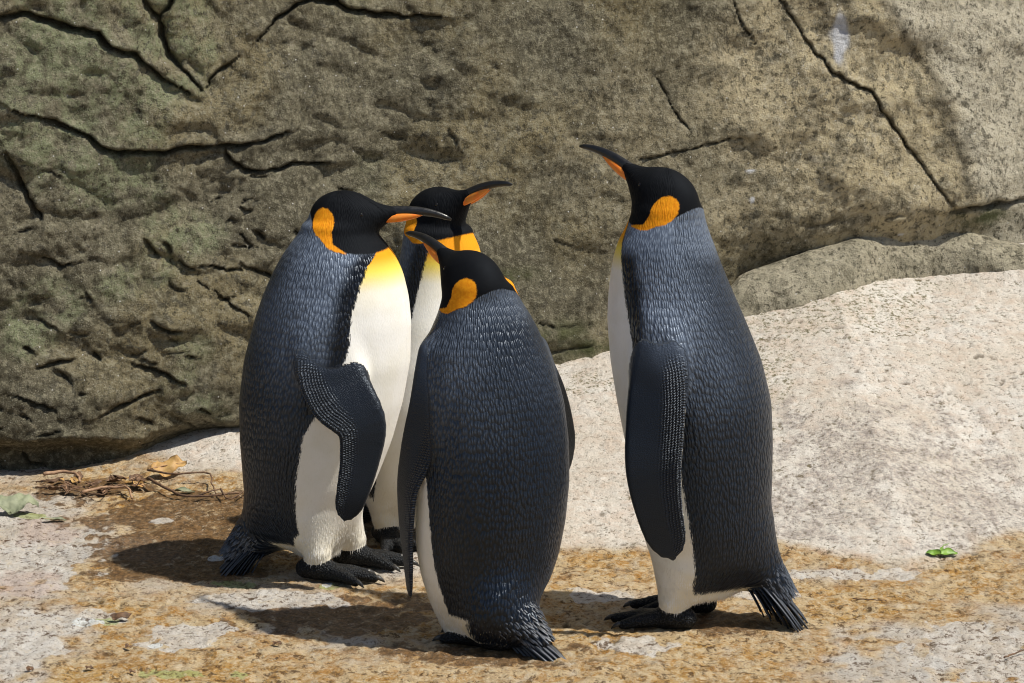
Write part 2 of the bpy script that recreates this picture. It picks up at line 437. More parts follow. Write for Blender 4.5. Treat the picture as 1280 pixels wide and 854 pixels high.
    for f in flips:
        a, b = f.bbox(); lo = np.minimum(lo, a + 0.05); hi = np.maximum(hi, b - 0.05)
    for (c, d, toes) in feet:
        for q in toes: lo = np.minimum(lo, q[2] - 0.03); hi = np.maximum(hi, q[2] + 0.03)
    lo[2] = -0.012
    ST = 4; dim = (np.ceil((hi - lo) / (h * ST)).astype(int) + 1) * ST
    m = np.array([.15, .15, .15])
    fa = np.array([c for c, d, t in feet]).min(0) - [.2, .2, .05]; fb = np.array([c for c, d, t in feet]).max(0) + [.2, .2, .25]
    def field(P):
        d = torso(P)
        def part(fn, a, b, k):
            w_ = np.where(np.all((P > a) & (P < b), axis=1))[0]
            if len(w_):
                q = P[w_]; d[w_] = smin(d[w_], fn(q), k(q) if callable(k) else k)
        part(neck, np.minimum(neck_pt, hc) - m, np.maximum(neck_pt, hc) + m, 0.035)
        part(head, hc - m * 1.3, hc + m * 1.3, 0.014)
        part(rump, np.minimum(rump_a, rump_b) - m, np.maximum(rump_a, rump_b) + m, 0.05)
        part(lambda q: legs(q)[0], fa, fb, 0.03)
        part(lambda q: legs(q)[1], fa, fb, 0.006)
        for f in flips:
            a, b = f.bbox(); L = f.L[-1]; p0 = f.P[0]
            part(f.eval, a, b, lambda q, p0=p0, L=L: 0.004 + 0.05 * (1 - sstep(0.05 * L, 0.50 * L, np.linalg.norm(q - p0, axis=-1))))
        return d
    nb = dim // ST
    bi = np.stack(np.meshgrid(*[np.arange(n_) for n_ in nb], indexing='ij'), -1).reshape(-1, 3)
    bc = lo + (bi * ST + (ST - 1) / 2) * h
    db = field(bc)
    near = np.abs(db) < h * ST * 1.7
    vol = np.repeat(np.repeat(np.repeat(db.reshape(nb), ST, 0), ST, 1), ST, 2)
    off = np.stack(np.meshgrid(*[np.arange(ST)] * 3, indexing='ij'), -1).reshape(-1, 3)
    fi = (bi[near][:, None, :] * ST + off[None]).reshape(-1, 3)
    vol[fi[:, 0], fi[:, 1], fi[:, 2]] = field(lo + fi * h)
    V, Fc = surface_nets(vol, lo, h)
    del vol
    # ---- light smoothing
    for it in range(2):
        acc = np.zeros_like(V); n = np.zeros(len(V))
        for k in range(4):
            i, j = Fc[:, k], Fc[:, (k + 1) % 4]
            np.add.at(acc, i, V[j]); np.add.at(acc, j, V[i]); np.add.at(n, i, 1); np.add.at(n, j, 1)
        V = V * 0.5 + 0.5 * acc / np.maximum(n, 1)[:, None]
    # ---- patterns (pigment and painted shoulder highlights), as signed distances in metres
    x, y, z = V.T
    zc = np.clip(z, zz[0], zz[-1]); xc, hx, yc = (np.interp(zc, zz, v) for v in (XC, HX, YC))
    rx, ry = x - xc, y - yc; rr = np.hypot(rx, ry)
    phi = np.arctan2(rx * left[0] + ry * left[1], rx * fwd[0] + ry * fwd[1])          # 0 at the breast, + on the left
    ang = np.degrees(np.abs(phi)); back = np.sign(phi) * (math.pi - np.abs(phi))
    zn = z / H0 * 0.92
    fuv = np.stack([back * 0.135, z * 1.0 + 0.35 * rr * (zn > 2), np.zeros_like(z)], 1)
    dt, dh, dn = torso(V), head(V), neck(V)
    dl, dfo = legs(V); dr = rump(V)
    w = np.interp(zn, *cfg.get('white', ([0.02, .08, .15, .25, .35, .45, .55, .62, .68, .72, .75, .79, .83], [88, 90, 88, 85, 82, 76, 64, 56, 50, 44, 36, 24, 8])))
    white = (w - ang) / 57.3 * np.clip(rr, 0.03, 1)
    white = np.maximum(white, np.where(zn < 0.16, (np.minimum(dt, dr) - dl) - 0.004, -1))
    white = np.maximum(white, np.where(zn < 0.14, np.minimum((0.078 - zn) * 0.6, dr - 0.004), -1))
    Q = np.stack([(V - hc) @ a for a in ax], 1) / hs
    e1 = (1 - np.hypot((Q[:, 0] + 0.040) / 0.0235, (Q[:, 2] + 0.004) / 0.029)) * 0.024
    P2 = np.stack([Q[:, 0], Q[:, 2]], 1)
    ub = np.interp(Q[:, 0], [-.11, -.085, -.07, -.055, -.035, 0, .03, .06, .1, .2], [.06, .030, .004, -.024, -.043, -.058, -.064, -.066, -.06, -.05])
    hood = (Q[:, 2] - ub) * 0.85
    def seg(a, b, ra, rb):
        a, b = np.array(a), np.array(b); d = b - a; t = np.clip(((P2 - a) @ d) / (d @ d), 0, 1)
        return (ra + (rb - ra) * t) - np.linalg.norm(P2 - a - t[:, None] * d, axis=1)
    ear = np.maximum(e1, seg((-0.040, -0.012), (-0.022, -0.048), 0.019, 0.0065)); ear = np.maximum(ear, seg((-0.022, -0.048), (0.012, -0.062), 0.0065, 0.0012))
    ear = np.where(np.abs(Q[:, 1]) > 0.016, ear, -0.02); ear = np.minimum(ear, hood + 0.004)
    zchin = cfg.get('chin', hc[2] - 0.055)
    bib = np.interp(z, [zchin - 0.16, zchin - 0.085, zchin - 0.045, zchin - 0.012], [0, 0.16, 0.5, 1]) * (ang < 80)
    silver_glint = np.clip(np.interp(zn, [.10, .30, .42, .55, .64, .70, .76, .80], [0.03, .04, .13, .52, .86, .80, .92, 1.0]) * np.maximum(0.22 + 0.78 * sstep(158, 100, ang + 10 * perlin(V[:, 0] * 9, V[:, 1] * 9, V[:, 2] * 9)), sstep(.70, .77, zn) * .8), 0, 1) * cfg.get('silver_glint', 1.0)  # grey plumage, brightened at the shoulders to hold their highlights
    stripe = (sstep(-0.058, -0.022, white + 0.008 * perlin(V[:, 0] * 40, V[:, 1] * 40, V[:, 2] * 25)) * sstep(0.36, 0.46, zn) * (1 - sstep(0.735, 0.765, zn)))
    stripe = np.maximum(stripe, sstep(-0.006, -0.002, white) * sstep(0.74, 0.76, zn))
    cream = np.clip(sstep(0.16, 0.05, zn) * 0.5 + 0.25 * sstep(60, 85, ang) * sstep(.5, .3, zn), 0, 1)
    flip = np.zeros(len(V)); flu = np.zeros(len(V)); rowm = np.zeros(len(V))
    fl_edge = 0.0 if cfg['name'] == 'D' else -0.004
    for f in flips:
        a, b = f.bbox(); m = np.all((V > a - .03) & (V < b + .03), axis=1); ids = np.where(m)[0]
        if not len(ids): continue
        d, (A, B, hh, L, tth) = f.eval(V[ids], True)
        on = sstep(-0.004, 0.010, np.minimum(dt, dr)[ids] - d) * (d < 0.012)
        g = on > 0.5
        fuv[ids[g], 0] = A[g] + 3.0; fuv[ids[g], 1] = -L[g]
        flip[ids] = np.maximum(flip[ids], on); flu[ids[g]] = (A + hh)[g]
        rowm[ids] = np.maximum(rowm[ids], on * sstep(0.95, 0.35, (A + hh) / np.maximum(hh, .01)) * sstep(0.045, 0.10, L))
        wf = np.where((B < -0.5 * tth) & (on > 0.9) & (L > 0.12), 0.006, -0.01); wf = np.where((A < -hh + 0.0016) & (L > 0.15), np.where(B < fl_edge, 0.002, wf), wf)
        white[ids[g]] = wf[g]; stripe[ids[g]] *= 0.4; bib[ids[g]] = 0; cream[ids[g]] = 0.2
        kk = on * sstep(0.0, 0.15, L); silver_glint[ids] = silver_glint[ids] * (1 - kk) + 0.07 * kk
    skin = sstep(-0.001, 0.004, np.minimum(dl, np.minimum(dt, dr)) - dfo) * (z < 0.075)
    root = empty('penguin', base)
    bodyo = mesh_obj('body', V, Fc, M['plumage'], root, attrs=dict(fuv=fuv, white=white, hood=hood, ear=ear, bib=bib, silver_glint=silver_glint, stripe=stripe, cream=cream, flip=flip, flu=flu, rowm=rowm, skin=skin))
    # ---- beak: two mandibles in one horn, with an orange plate on each side of the lower one
    n = 14; path, rad = [], []
    for i in range(n):
        t = i / (n - 1)
        path.append(W(0.078 + 0.142 * t, 0, 0.0105 + 0.008 * math.sin(t * 2.2) - 0.018 * t ** 3)); rad.append(hs * (0.0108 * (1 - t) ** 0.8 + 0.0034 + 0.0006 * t) * (1 if i < n - 1 else 0.55))
    bv, bf = tube(path, rad, 12, (0.78, 1.0)); beak = mesh_obj('beak', np.array(bv), bf, M['beak'], root)
    n = 10
    for sgn in (1, -1):
        path, rad = [], []
        for i in range(n):
            t = i / (n - 1)
            path.append(W(0.068 + 0.092 * t, sgn * (0.0125 - 0.0085 * t), -0.003 + 0.0115 * t)); rad.append(hs * max(0.0012, 0.0088 * math.sin(math.pi * (0.12 + 0.85 * t)) ** 0.8))
        pv, pf = tube(path, rad, 8, (0.55, 1.0)); mesh_obj('beak_plate', np.array(pv), pf, M['plate'], beak)
        ev = []; ef = []; c = W(0.037, sgn * 0.0395, 0.012); k = 8
        bm_v, bm_f = sphere_mesh(c, 0.0048 * hs); mesh_obj('eye', bm_v, bm_f, M['eye'], root)
    # ---- tail feathers and coverts
    ta = rump_b; rnd = random.Random(cfg['seed'])
    td = unit(rump_b - rump_a); side = unit(np.cross(td, [0, 0, 1])); up = np.cross(side, td)
    tip = np.array(U(*cfg['tail'])); tdir = unit(tip - rump_b); tl = np.linalg.norm(tip - rump_b)
    for lay in range(4):
        nt = (17, 15, 13, 11)[lay]
        for i in range(nt):
            q = (i - (nt - 1) / 2) / ((nt - 1) / 2)
            st = rump_b + side * q * (cfg.get('tw', 0.042) - 0.005 * lay) - tdir * (0.03 + 0.006 * lay) + up * ((i % 3) * 0.0020 - 0.008 * q * q - 0.0085 * lay)
            ln = (tl + 0.03) * (1.0 - 0.13 * lay - 0.14 * q * q + rnd.uniform(-.05, .03))
            d = unit(tdir + side * q * cfg.get('fan', 0.24) - up * 0.055 * lay + up * rnd.uniform(-.03, .03))
            feather('tail_feather', st, d, side, up, ln, 0.0082, root, 1.0)
    cov_v, cov_f, cov_t = [], [], []
    axis_l = np.linalg.norm(rump_b - rump_a)
    for i in range(cfg.get('ncov', 380)):
        t = rnd.uniform(0.25, 1.05); r = (cfg.get('rump_r', (0.07, 0.018))[0] * (1 - t) + cfg.get('rump_r', (0.07, 0.018))[1] * t)
        a = rnd.uniform(-1.9, 1.9)
        o_ = side * math.sin(a) + up * math.cos(a)
        st = rump_a + (rump_b - rump_a) * t + o_ * (r * 0.90)
        d = unit(td + o_ * 0.045 * (1 - t) + side * rnd.uniform(-.08, .08)); sd = unit(np.cross(d, o_))
        fv, ff = feather_mesh(st, d, sd, o_, 0.012 + 0.015 * t, 0.0023)
        k = len(cov_v); cov_v += fv; cov_f += [tuple(q + k for q in f) for f in ff]
        cov_t += [0, 0, 0, 0, 0, 0, .45, .6, .45, 1.0]
    co_ = mesh_obj('tail_coverts', np.array(cov_v), cov_f, M['feather'], root, attrs=dict(tip=cov_t)); co_['kind'] = 'stuff'
    # ---- loose white down round the legs and the edge of the belly
    fn = np.cross(V[Fc[:, 2]] - V[Fc[:, 0]], V[Fc[:, 3]] - V[Fc[:, 1]]); nv = np.zeros_like(V)
    for k in range(4): np.add.at(nv, Fc[:, k], fn)
    nv /= np.linalg.norm(nv, axis=1)[:, None] + 1e-9
    rg = np.random.RandomState(cfg['seed']); pr = np.interp(z, [.0, .09, .13, .17], [.9, .8, .35, 0.0]) * (white > 0.001) * (skin < 0.3) * (flip < 0.2) * (hood < -0.01) * (bib < 0.02) * (white > 0.003) * (dr > 0.01)
    ids = np.where(rg.rand(len(V)) < pr)[0]; c0 = V[ids]; nn = nv[ids]
    dn_ = np.array([0, 0, -1.0]) - nn * (nn @ np.array([0, 0, -1.0]))[:, None] + 0.09 * nn + rg.normal(0, .12, (len(ids), 3)); dn_ /= np.linalg.norm(dn_, axis=1)[:, None]
    sd_ = np.cross(dn_, nn); sd_ /= np.linalg.norm(sd_, axis=1)[:, None] + 1e-9
    ll = rg.uniform(.005, .010, (len(ids), 1)) * np.where(z[ids] < .1, 1.15, .8)[:, None]
    hv = np.stack([c0 - sd_ * .0007, c0 + sd_ * .0007, c0 + dn_ * ll + nn * .0002], 1).reshape(-1, 3)
    dw = mesh_obj('belly_down', hv, np.arange(len(hv)).reshape(-1, 3), M['down'], root, smooth=False); dw['kind'] = 'stuff'
    # ---- claws
    for (c, d, toes) in feet:
        for (p0, p1, p2, e) in toes:
            q = [p2 - e * 0.004 + [0, 0, .002], p2 + e * 0.008 + [0, 0, .002], p2 + e * 0.016 - [0, 0, .002], p2 + e * 0.023 - [0, 0, .0075]]
            cv, cf = tube(q, [0.0062, 0.0056, 0.0040, 0.0010], 7); mesh_obj('claw', np.array(cv), cf, M['claw'], root)
    return root

def sphere_mesh(c, r, n=8, m=6):
    V = []; Fc = []
    for i in range(1, m):
        for k in range(n):
            a, b = math.pi * i / m, 2 * math.pi * k / n
            V.append(np.asarray(c) + r * np.array([math.sin(a) * math.cos(b), math.sin(a) * math.sin(b), math.cos(a)]))
    V += [np.asarray(c) + [0, 0, r], np.asarray(c) - [0, 0, r]]; t, b = len(V) - 2, len(V) - 1
    for i in range(m - 2):
        for k in range(n): Fc.append((i * n + k, (i + 1) * n + k, (i + 1) * n + (k + 1) % n, i * n + (k + 1) % n))
    for k in range(n): Fc.append((t, k, (k + 1) % n)); Fc.append((b, (m - 2) * n + (k + 1) % n, (m - 2) * n + k))
    return np.array(V), Fc
def feather_mesh(st, d, sd, up, ln, w):
    V = []
    for t, ww in ((0, .5), (.4, 1.0), (.8, .75)):
        c = st + d * ln * t + up * 0.0006
        V += [c - sd * w * ww - up * 0.0009, c + up * 0.0005, c + sd * w * ww - up * 0.0009]
    V.append(st + d * ln)
    Fc = []
    for i in range(2):
        for k in range(2): Fc.append((i * 3 + k, i * 3 + k + 1, i * 3 + k + 4, i * 3 + k + 3))
    Fc += [(6, 7, 9), (7, 8, 9)]
    return V, Fc
def feather(name, st, d, sd, up, ln, w, parent, glintw):
    V = []; n = 6
    for i in range(n):
        t = i / (n - 1); c = st + d * ln * t - up * 0.010 * t * t * ln / 0.1
        ww = w * (0.75 + 0.25 * math.sin(math.pi * min(1, t * 1.2))) * (1 if t < 0.75 else 1 - (t - 0.75) / 0.25 * 0.85)
        V += [c - sd * ww - up * 0.0012, c + up * 0.0012, c + sd * ww - up * 0.0012, c - up * 0.002]
    Fc = []
    for i in range(n - 1):
        for k in range(4): Fc.append((i * 4 + k, i * 4 + (k + 1) % 4, i * 4 + 4 + (k + 1) % 4, i * 4 + 4 + k))
    Fc += [(3, 2, 1, 0), tuple((n - 1) * 4 + k for k in range(4))]
    tip = [glintw * (0.42 if i % 4 == 1 else 0.0) for i in range(len(V))]  # pale shaft ridge, its glint painted into the colour
    return mesh_obj(name, np.array(V), Fc, M['feather'], parent, attrs=dict(tip=tip))

PENG = [
 dict(name='A', seed=1, Y=6.44, foot=(412, 715), ppm=588, theta=75, ky=0.88, H=0.86,
  outline=[(686, 375, 425), (670, 345, 434), (650, 325, 446), (630, 312, 455), (600, 304, 470), (550, 300, 490), (500, 299, 504), (450, 305, 513), (400, 318, 514), (370, 328, 511), (340, 341, 504), (320, 352, 495), (303, 364, 482), (285, 378, 466)],
  head=(433, 272), hdir=(0.995, -0.10, 0.0), hs=1.0, feet=[(0.0, -0.070, 4), (0.035, 0.06, 8)],
  rump=((352, 640, 0.02), (298, 690, 0.02)), tail=(256, 727, 0.02), rump_r=(0.075, 0.034), fan=0.26,
  white=([0.02, .08, .15, .25, .35, .45, .55, .62, .68, .72, .75, .79, .83], [84, 84, 84, 86, 84, 66, 58, 58, 50, 40, 20, 3, 1]),
  flippers=[dict(pts=[(410, 405, -.110), (405, 450, -.136), (424, 492, -.163), (451, 530, -.175), (450, 572, -.172), (440, 618, -.168), (430, 650, -.16)],
             chord=[(1, .3, .1), (1, .3, .2), (1, .25, .3), (1, .15, .3), (1, .1, .0), (1, .1, .1), (1, .1, .1)], half=[10, 33, 41, 31, 25, 20, 15], thick=[0.02, .018, .016, .013, .011, .009, .006], out=(0, -1, 0)),
            dict(pts=[(398, 395, .115), (410, 450, .15), (430, 520, .16), (440, 585, .16), (433, 645, .155)],
             chord=[(1, 0, .1)] * 5, half=[26, 34, 34, 26, 10], thick=[0.02, .016, .013, .01, .006], out=(0, 1, 0))]),
 dict(name='B', seed=2, Y=6.72, foot=(508, 674), ppm=563, theta=38, ky=1.0, H=0.83,
  outline=[(645, 478, 545), (625, 462, 570), (600, 455, 600), (550, 452, 632), (500, 456, 642), (450, 466, 640), (400, 478, 628), (360, 490, 612), (335, 497, 606), (320, 500, 602), (305, 503, 598), (290, 506, 590)],
  head=(547, 266), hdir=(.72, -.56, .36), hs=1.0, feet=[(0.02, -0.07, -12), (0.02, 0.07, 12)],
  rump=((470, 610, 0.10), (430, 655, 0.16)), tail=(405, 690, 0.20),
  white=([0.02, .08, .15, .25, .35, .45, .55, .62, .68, .72, .75, .79, .83], [88, 90, 88, 85, 82, 76, 70, 66, 62, 56, 50, 46, 40]),
  flippers=[dict(pts=[(488, 375, -.02), (470, 430, -.03), (455, 500, -.03), (450, 560, -.03), (455, 610, -.03)], chord=[(.4, -.9, .0)] * 5, half=[24, 30, 30, 24, 9], thick=[0.02, .016, .013, .01, .006], out=(-1, -.3, 0)),
            dict(pts=[(610, 375, .02), (632, 430, .03), (642, 500, .03), (645, 560, .03), (640, 610, .03)], chord=[(.3, -.9, .0)] * 5, half=[24, 30, 30, 24, 9], thick=[0.02, .016, .013, .01, .006], out=(1, .3, 0))]),
 dict(name='C', seed=3, Y=5.95, foot=(600, 796), ppm=636, theta=-136, ky=0.98, H=0.80, silver_glint=0.55, ncov=200,
  outline=[(801, 570, 630), (790, 556, 648), (770, 546, 660), (750, 537, 672), (720, 527, 689), (690, 521, 699), (650, 519, 707), (600, 519, 712), (550, 522, 711), (500, 526, 705), (460, 529, 693), (430, 533, 681), (410, 539, 672), (390, 548, 661), (375, 553, 650), (360, 560, 640)],
  head=(590, 350), hdir=(-.60, .74, .30), hs=1.0, neck_r=0.058, legs=False, feet=[(-0.085, -0.04, 0), (-0.075, 0.045, 0)],
  rump=((630, 765, -0.09), (672, 800, -0.13)), tail=(713, 829, -0.17), rump_r=(0.075, 0.026), fan=0.03, tw=0.026,
  white=([0.02, .08, .15, .25, .35, .45, .55, .62, .68, .72, .75, .79, .83], [98, 96, 90, 85, 80, 74, 66, 60, 52, 44, 36, 30, 24]),
  flippers=[dict(pts=[(548, 445, -.05), (538, 505, -.065), (524, 560, -.06), (511, 605, -.045), (509, 655, -.035), (511, 700, -.035), (513, 746, -.035)],
             chord=[(-.8, .5, .1), (-.85, .5, .1), (-.7, .7, .1), (-.42, .9, 0), (-.28, .96, 0), (-.22, .97, 0), (-.2, .97, 0)], half=[22, 27, 28, 26, 24, 18, 12], thick=[0.02, .018, .016, .013, .011, .009, .005], out=(-.6, -.8, 0)),
            dict(pts=[(668, 440, .06), (690, 490, .075), (702, 530, .08), (708, 560, .08), (708, 590, .08)],
             chord=[(.3, .95, .1)] * 5, half=[24, 30, 30, 24, 9], thick=[0.02, .016, .013, .01, .006], out=(1, -.3, 0))]),
 dict(name='D', seed=4, Y=6.06, foot=(845, 772), ppm=624, theta=-103, ky=0.92, H=0.93,
  outline=[(735, 822, 915), (715, 818, 938), (700, 815, 950), (675, 806, 958), (650, 800, 963), (600, 790, 965), (550, 781, 966), (500, 771, 964), (450, 763, 952), (400, 759, 932), (375, 760, 921), (350, 762, 910), (320, 767, 898), (300, 773, 891), (285, 782, 884), (265, 792, 878)],
  head=(830, 246), hdir=(-.73, .55, .38), hs=1.0, feet=[(0.0, 0.055, -6), (-0.02, -0.065, 0)],
  rump=((925, 680, 0.0), (972, 738, -0.01)), tail=(1018, 783, -0.02), rump_r=(0.066, 0.034), fan=0.26,
  flippers=[dict(pts=[(822, 408, -.098), (825, 440, -.118), (822, 480, -.131), (819, 530, -.141), (817, 590, -.145), (826, 648, -.14), (842, 698, -.13)],
             chord=[(-.9, .4, .1), (-.9, .4, 0), (-.9, .4, 0), (-.92, .38, 0), (-.95, .3, -.05), (-.9, .25, -.3), (-.8, .2, -.5)], half=[9, 27, 36, 37.5, 35, 29, 22], thick=[.016, .018, .017, .015, .013, .010, .007], out=(0, -1, 0)),
            dict(pts=[(826, 400, .10), (820, 460, .13), (815, 540, .14), (815, 600, .14), (830, 670, .13)], chord=[(-1, 0, .1)] * 5, half=[26, 35, 35, 26, 9], thick=[0.02, .016, .013, .01, .006], out=(0, 1, 0))]),
]
LABELS = {
 'A': 'king penguin with level beak, bent flipper and broad bright white belly, standing near fallen twigs',
 'B': 'king penguin half hidden behind two others, beak raised, orange throat showing',
 'C': 'king penguin with its grey back turned, hunched head, standing in front of two others',
 'D': 'tall king penguin standing apart, flipper hanging straight, beak raised towards the other three'}
for cfg in PENG:
    p = penguin(cfg); tag(p, LABELS[cfg['name']], 'penguin', 'king penguins on the rock floor')

# ================================================================== ROCK FACE
WX = [-8, -3, -1.22, -.6, .12, .625, 1.37, 3, 8]; WY = [6.2, 6.9, 7.27, 7.53, 7.80, 8.0, 8.2, 8.7, 10.0]
LEAN = 0.16
_fx = np.linspace(-8, 8, 1601); _fy = np.convolve(np.pad(np.interp(_fx, WX, WY), 20, mode='edge'), np.ones(41) / 41, 'valid')
def wall_y(x, z): return np.interp(x, _fx, _fy) + LEAN * z
def wall_pt(px, py):
    Y = 7.8
    for _ in range(8):
        p = unproj(px, py, Y); Y = float(wall_y(p[0], p[2]))
    return p[0], p[2]
def axis_grid(core0, core1, step, lo, hi, grow=1.25):
    c = list(np.arange(core0, core1, step)); a, st = core0, step
    while a > lo: st *= grow; a -= st; c.insert(0, a)
    b, st = c[-1], step
    while b < hi: st *= grow; b += st; c.append(b)
    return np.array(c)
gx = axis_grid(-1.75, 1.95, 0.005, -9, 9); gz = axis_grid(-0.12, 1.32, 0.005, -0.5, 4.5)
X, Z = np.meshgrid(gx, gz, indexing='ij')
disp = 0.060 * fbm(X * 1.6, Z * 1.9, 3.1, 3) + 0.020 * fbm(X * 5, Z * 6.5, 7.7, 3) + 0.0052 * fbm(X * 21, Z * 26, 1.7, 3)
disp += 0.0022 * fbm(X * 75, Z * 85, 4.4, 2)
leftm = sstep(0.3, -0.6, X)
rid = 1 - np.abs(perlin(X * 7 + 2 * Z, Z * 10, 9.0)); disp += leftm * 0.016 * (rid ** 3 - 0.4)
rid2 = 1 - np.abs(perlin(X * 15 - 5 * Z, Z * 19, 19.0)); disp += (0.3 + 0.7 * leftm) * 0.0045 * (rid2 ** 4 - 0.3)
rid3 = 1 - np.abs(perlin(X * 31, Z * 37 + 9 * X, 29.0)); disp += (0.35 + 0.65 * leftm) * 0.0020 * (rid3 ** 4 - 0.3)
crackm = np.zeros_like(X)
# main joints: photo pixel polylines dropped onto the rock surface; (points, width, depth, lip on upper side)
CR = [
 ([(-30, 30), (0, 24), (25, 18), (60, 27), (95, 38), (122, 42), (140, 60), (170, 70), (200, 95), (238, 116)], .0065, .050, .030),
 ([(170, -10), (190, 14), (199, 22), (200, 45), (212, 72), (230, 92), (252, 114)], .0075, .050, -.018),
 ([(222, -10), (212, 6), (199, 20)], .006, .04, .01),
 ([(254, 112), (270, 92), (298, 70)], .0040, .028, .018),
 ([(322, 50), (345, 25), (370, 5), (390, 0), (420, 5), (432, 12), (460, 18), (500, 22), (552, 22)], .0055, .045, .030),
 ([(20, 135), (60, 150), (100, 165), (130, 185), (150, 190), (195, 192), (230, 185), (280, 182), (325, 176), (360, 165)], .0060, .050, .036),
 ([(280, 183), (288, 200), (305, 213), (330, 214), (370, 206), (410, 207)], .0048, .040, .026),
 ([(8, 190), (25, 225), (35, 250), (52, 276)], .0065, .040, .014),
 ([(970, -10), (995, 30), (1015, 60), (1040, 90), (1060, 102), (1090, 115), (1105, 140), (1120, 165), (1145, 195), (1165, 225), (1197, 266)], .0034, .032, .010),
 ([(915, -10), (925, 25), (945, 57)], .0026, .018, .006),
 ([(800, 200), (850, 188), (930, 172)], .0028, .018, .010),
 ([(1095, -20), (1130, 45), (1170, 105), (1200, 190), (1215, 250)], .02, .004, .0),
 ([(1190, 268), (1225, 262), (1290, 255)], .010, .045, .03),
 ([(820, 95), (850, 150), (862, 162)], .0026, .016, .006),
 ([(300, 330), (330, 342), (352, 352)], .004, .02, .015),
]
rs = random.Random(11)
CH = [((165, 452), (198, 462), (232, 476)), ((128, 516), (165, 500), (202, 484)), ((48, 322), (75, 334), (98, 328)), ((108, 366), (116, 380)), ((20, 494), (45, 505), (70, 512)), ((28, 436), (40, 442)), ((115, 440), (125, 452)),
      ((250, 332), (275, 335), (302, 336)), ((270, 362), (290, 380), (312, 392)), ((205, 302), (215, 318)), ((316, 288), (330, 296)), ((180, 300), (198, 322)), ((20, 575), (32, 588), (48, 590)), ((172, 520), (190, 530)), ((220, 522), (242, 540)),
      ((250, 512), (262, 516)), ((45, 460), (70, 455), (90, 450)), ((190, 400), (215, 412), (232, 408)), ((1010, 285), (1055, 275)), ((1105, 275), (1130, 270)), ((560, 160), (575, 190)), ((470, 165), (505, 180)), ((690, 300), (720, 310)), ((660, 400), (700, 410), (740, 405)), ((640, 430), (690, 440), (745, 432))]
CR += [(list(c), rs.uniform(.003, .0055), (.4 if c[0][0] > 450 else 1) * rs.uniform(.016, .030), (.4 if c[0][0] > 450 else 1) * rs.uniform(.008, .020)) for c in CH]
for _ in range(46):
    px, py = rs.uniform(-20, 420), rs.uniform(210, 580); L = rs.uniform(10, 34); a = rs.uniform(-.6, .7)
    CR.append(([(px, py), (px + L * .5 * math.cos(a), py + L * .5 * math.sin(a) + rs.uniform(-3, 3)), (px + L * math.cos(a), py + L * math.sin(a))], rs.uniform(.002, .004), rs.uniform(.006, .018), rs.uniform(.003, .012)))
wob = 0.006 * fbm(X * 28, Z * 28, 2.2, 2); wob2 = 0.006 * fbm(X * 28, Z * 28, 8.2, 2)
for pts, wd, dep, lip in CR:
    q = [wall_pt(*p) for p in pts]; qa = np.array(q)
    m = (X > qa[:, 0].min() - .16) & (X < qa[:, 0].max() + .16) & (Z > qa[:, 1].min() - .16) & (Z < qa[:, 1].max() + .16)
    d, s_, t_ = poly_dist(X[m] + wob[m], Z[m] + wob2[m], q)
    fade = 0.35 + 0.65 * np.sin(np.pi * np.clip(t_ * .92 + .04, 0, 1)) ** .6
    wv = wd * fade * (0.75 + 0.5 * perlin(X[m] * 17, Z[m] * 17, 6.0))
    up = 1.0 if qa[-1, 0] >= qa[0, 0] else -1.0
    g = np.exp(-(d / np.maximum(wv, .0012)) ** 2 * 0.8)
    disp[m] += dep * fade * g - 0.6 * lip * fade * np.exp(-d / 0.045) * (s_ * up > 0) * (1 - g)
    crackm[m] = np.maximum(crackm[m], g * fade)
# paler flank turning away on the upper right
q = [wall_pt(*p) for p in [(1060, -60), (1130, 45), (1170, 105), (1200, 190), (1230, 300)]]
xe = np.interp(Z, [p[1] for p in q][::-1], [p[0] for p in q][::-1])
disp += 0.30 * np.maximum(X - xe + 0.02 * perlin(X * 6, Z * 6, 0.3), 0) * sstep(0.15, 0.5, Z) * (1 - sstep(2.2, 3.2, X))
flank = sstep(-0.02, 0.05, X - xe + 0.03 * fbm(X * 9, Z * 9, 1.1, 3)); warm = sstep(0.25, 0.85, X + 0.35 * fbm(X * 2, Z * 2, 31., 3))
# undercut along the left foot
base_z = np.interp(X, [-2, -.6, .12, .7, 1.4], [0.02, .02, .166, .27, .36])
disp += 0.10 * leftm * sstep(0.075, 0.015, Z - base_z + 0.03 * perlin(X * 6, 0 * Z, 2.0))
nearfoot = sstep(0.24, 0.04, Z - base_z) * sstep(0.35, 0.65, X); disp = disp * (1 - 0.75 * nearfoot) + 0.09 * nearfoot
Yw = wall_y(X, Z) + disp
lich = np.clip(1.3 * sstep(0.05, 0.45, fbm(X * 2.4, Z * 2.4, 12.0, 3) + 0.9 * np.exp(-((X + 1.0) ** 2 + (Z - 1.02) ** 2) / .07) + 0.7 * np.exp(-((X + 1.15) ** 2 + (Z - .72) ** 2) / .05) + 0.45 * np.exp(-((X + 1.0) ** 2 + (Z - .45) ** 2) / .06) - .2), 0, 1) * sstep(-0.2, -0.7, X)
ochre = np.clip(sstep(-.1, .5, fbm(X * 2.0, Z * 2.0, 22.0, 3)) * 0.6 + 0.9 * np.exp(-((X - .9) ** 2 / .03 + (Z - .93) ** 2 / .012)), 0, 1)
a0, a1 = wall_pt(1050, 5), wall_pt(1050, 88)
chalk = sstep(1.0, .55, np.hypot((X - a0[0] - .012 * perlin(0 * X, Z * 14, 1.)) / .028, (Z - (a0[1] + a1[1]) / 2) / (0.5 * (a0[1] - a1[1]))) + .35 * perlin(X * 40, Z * 20, 3.))
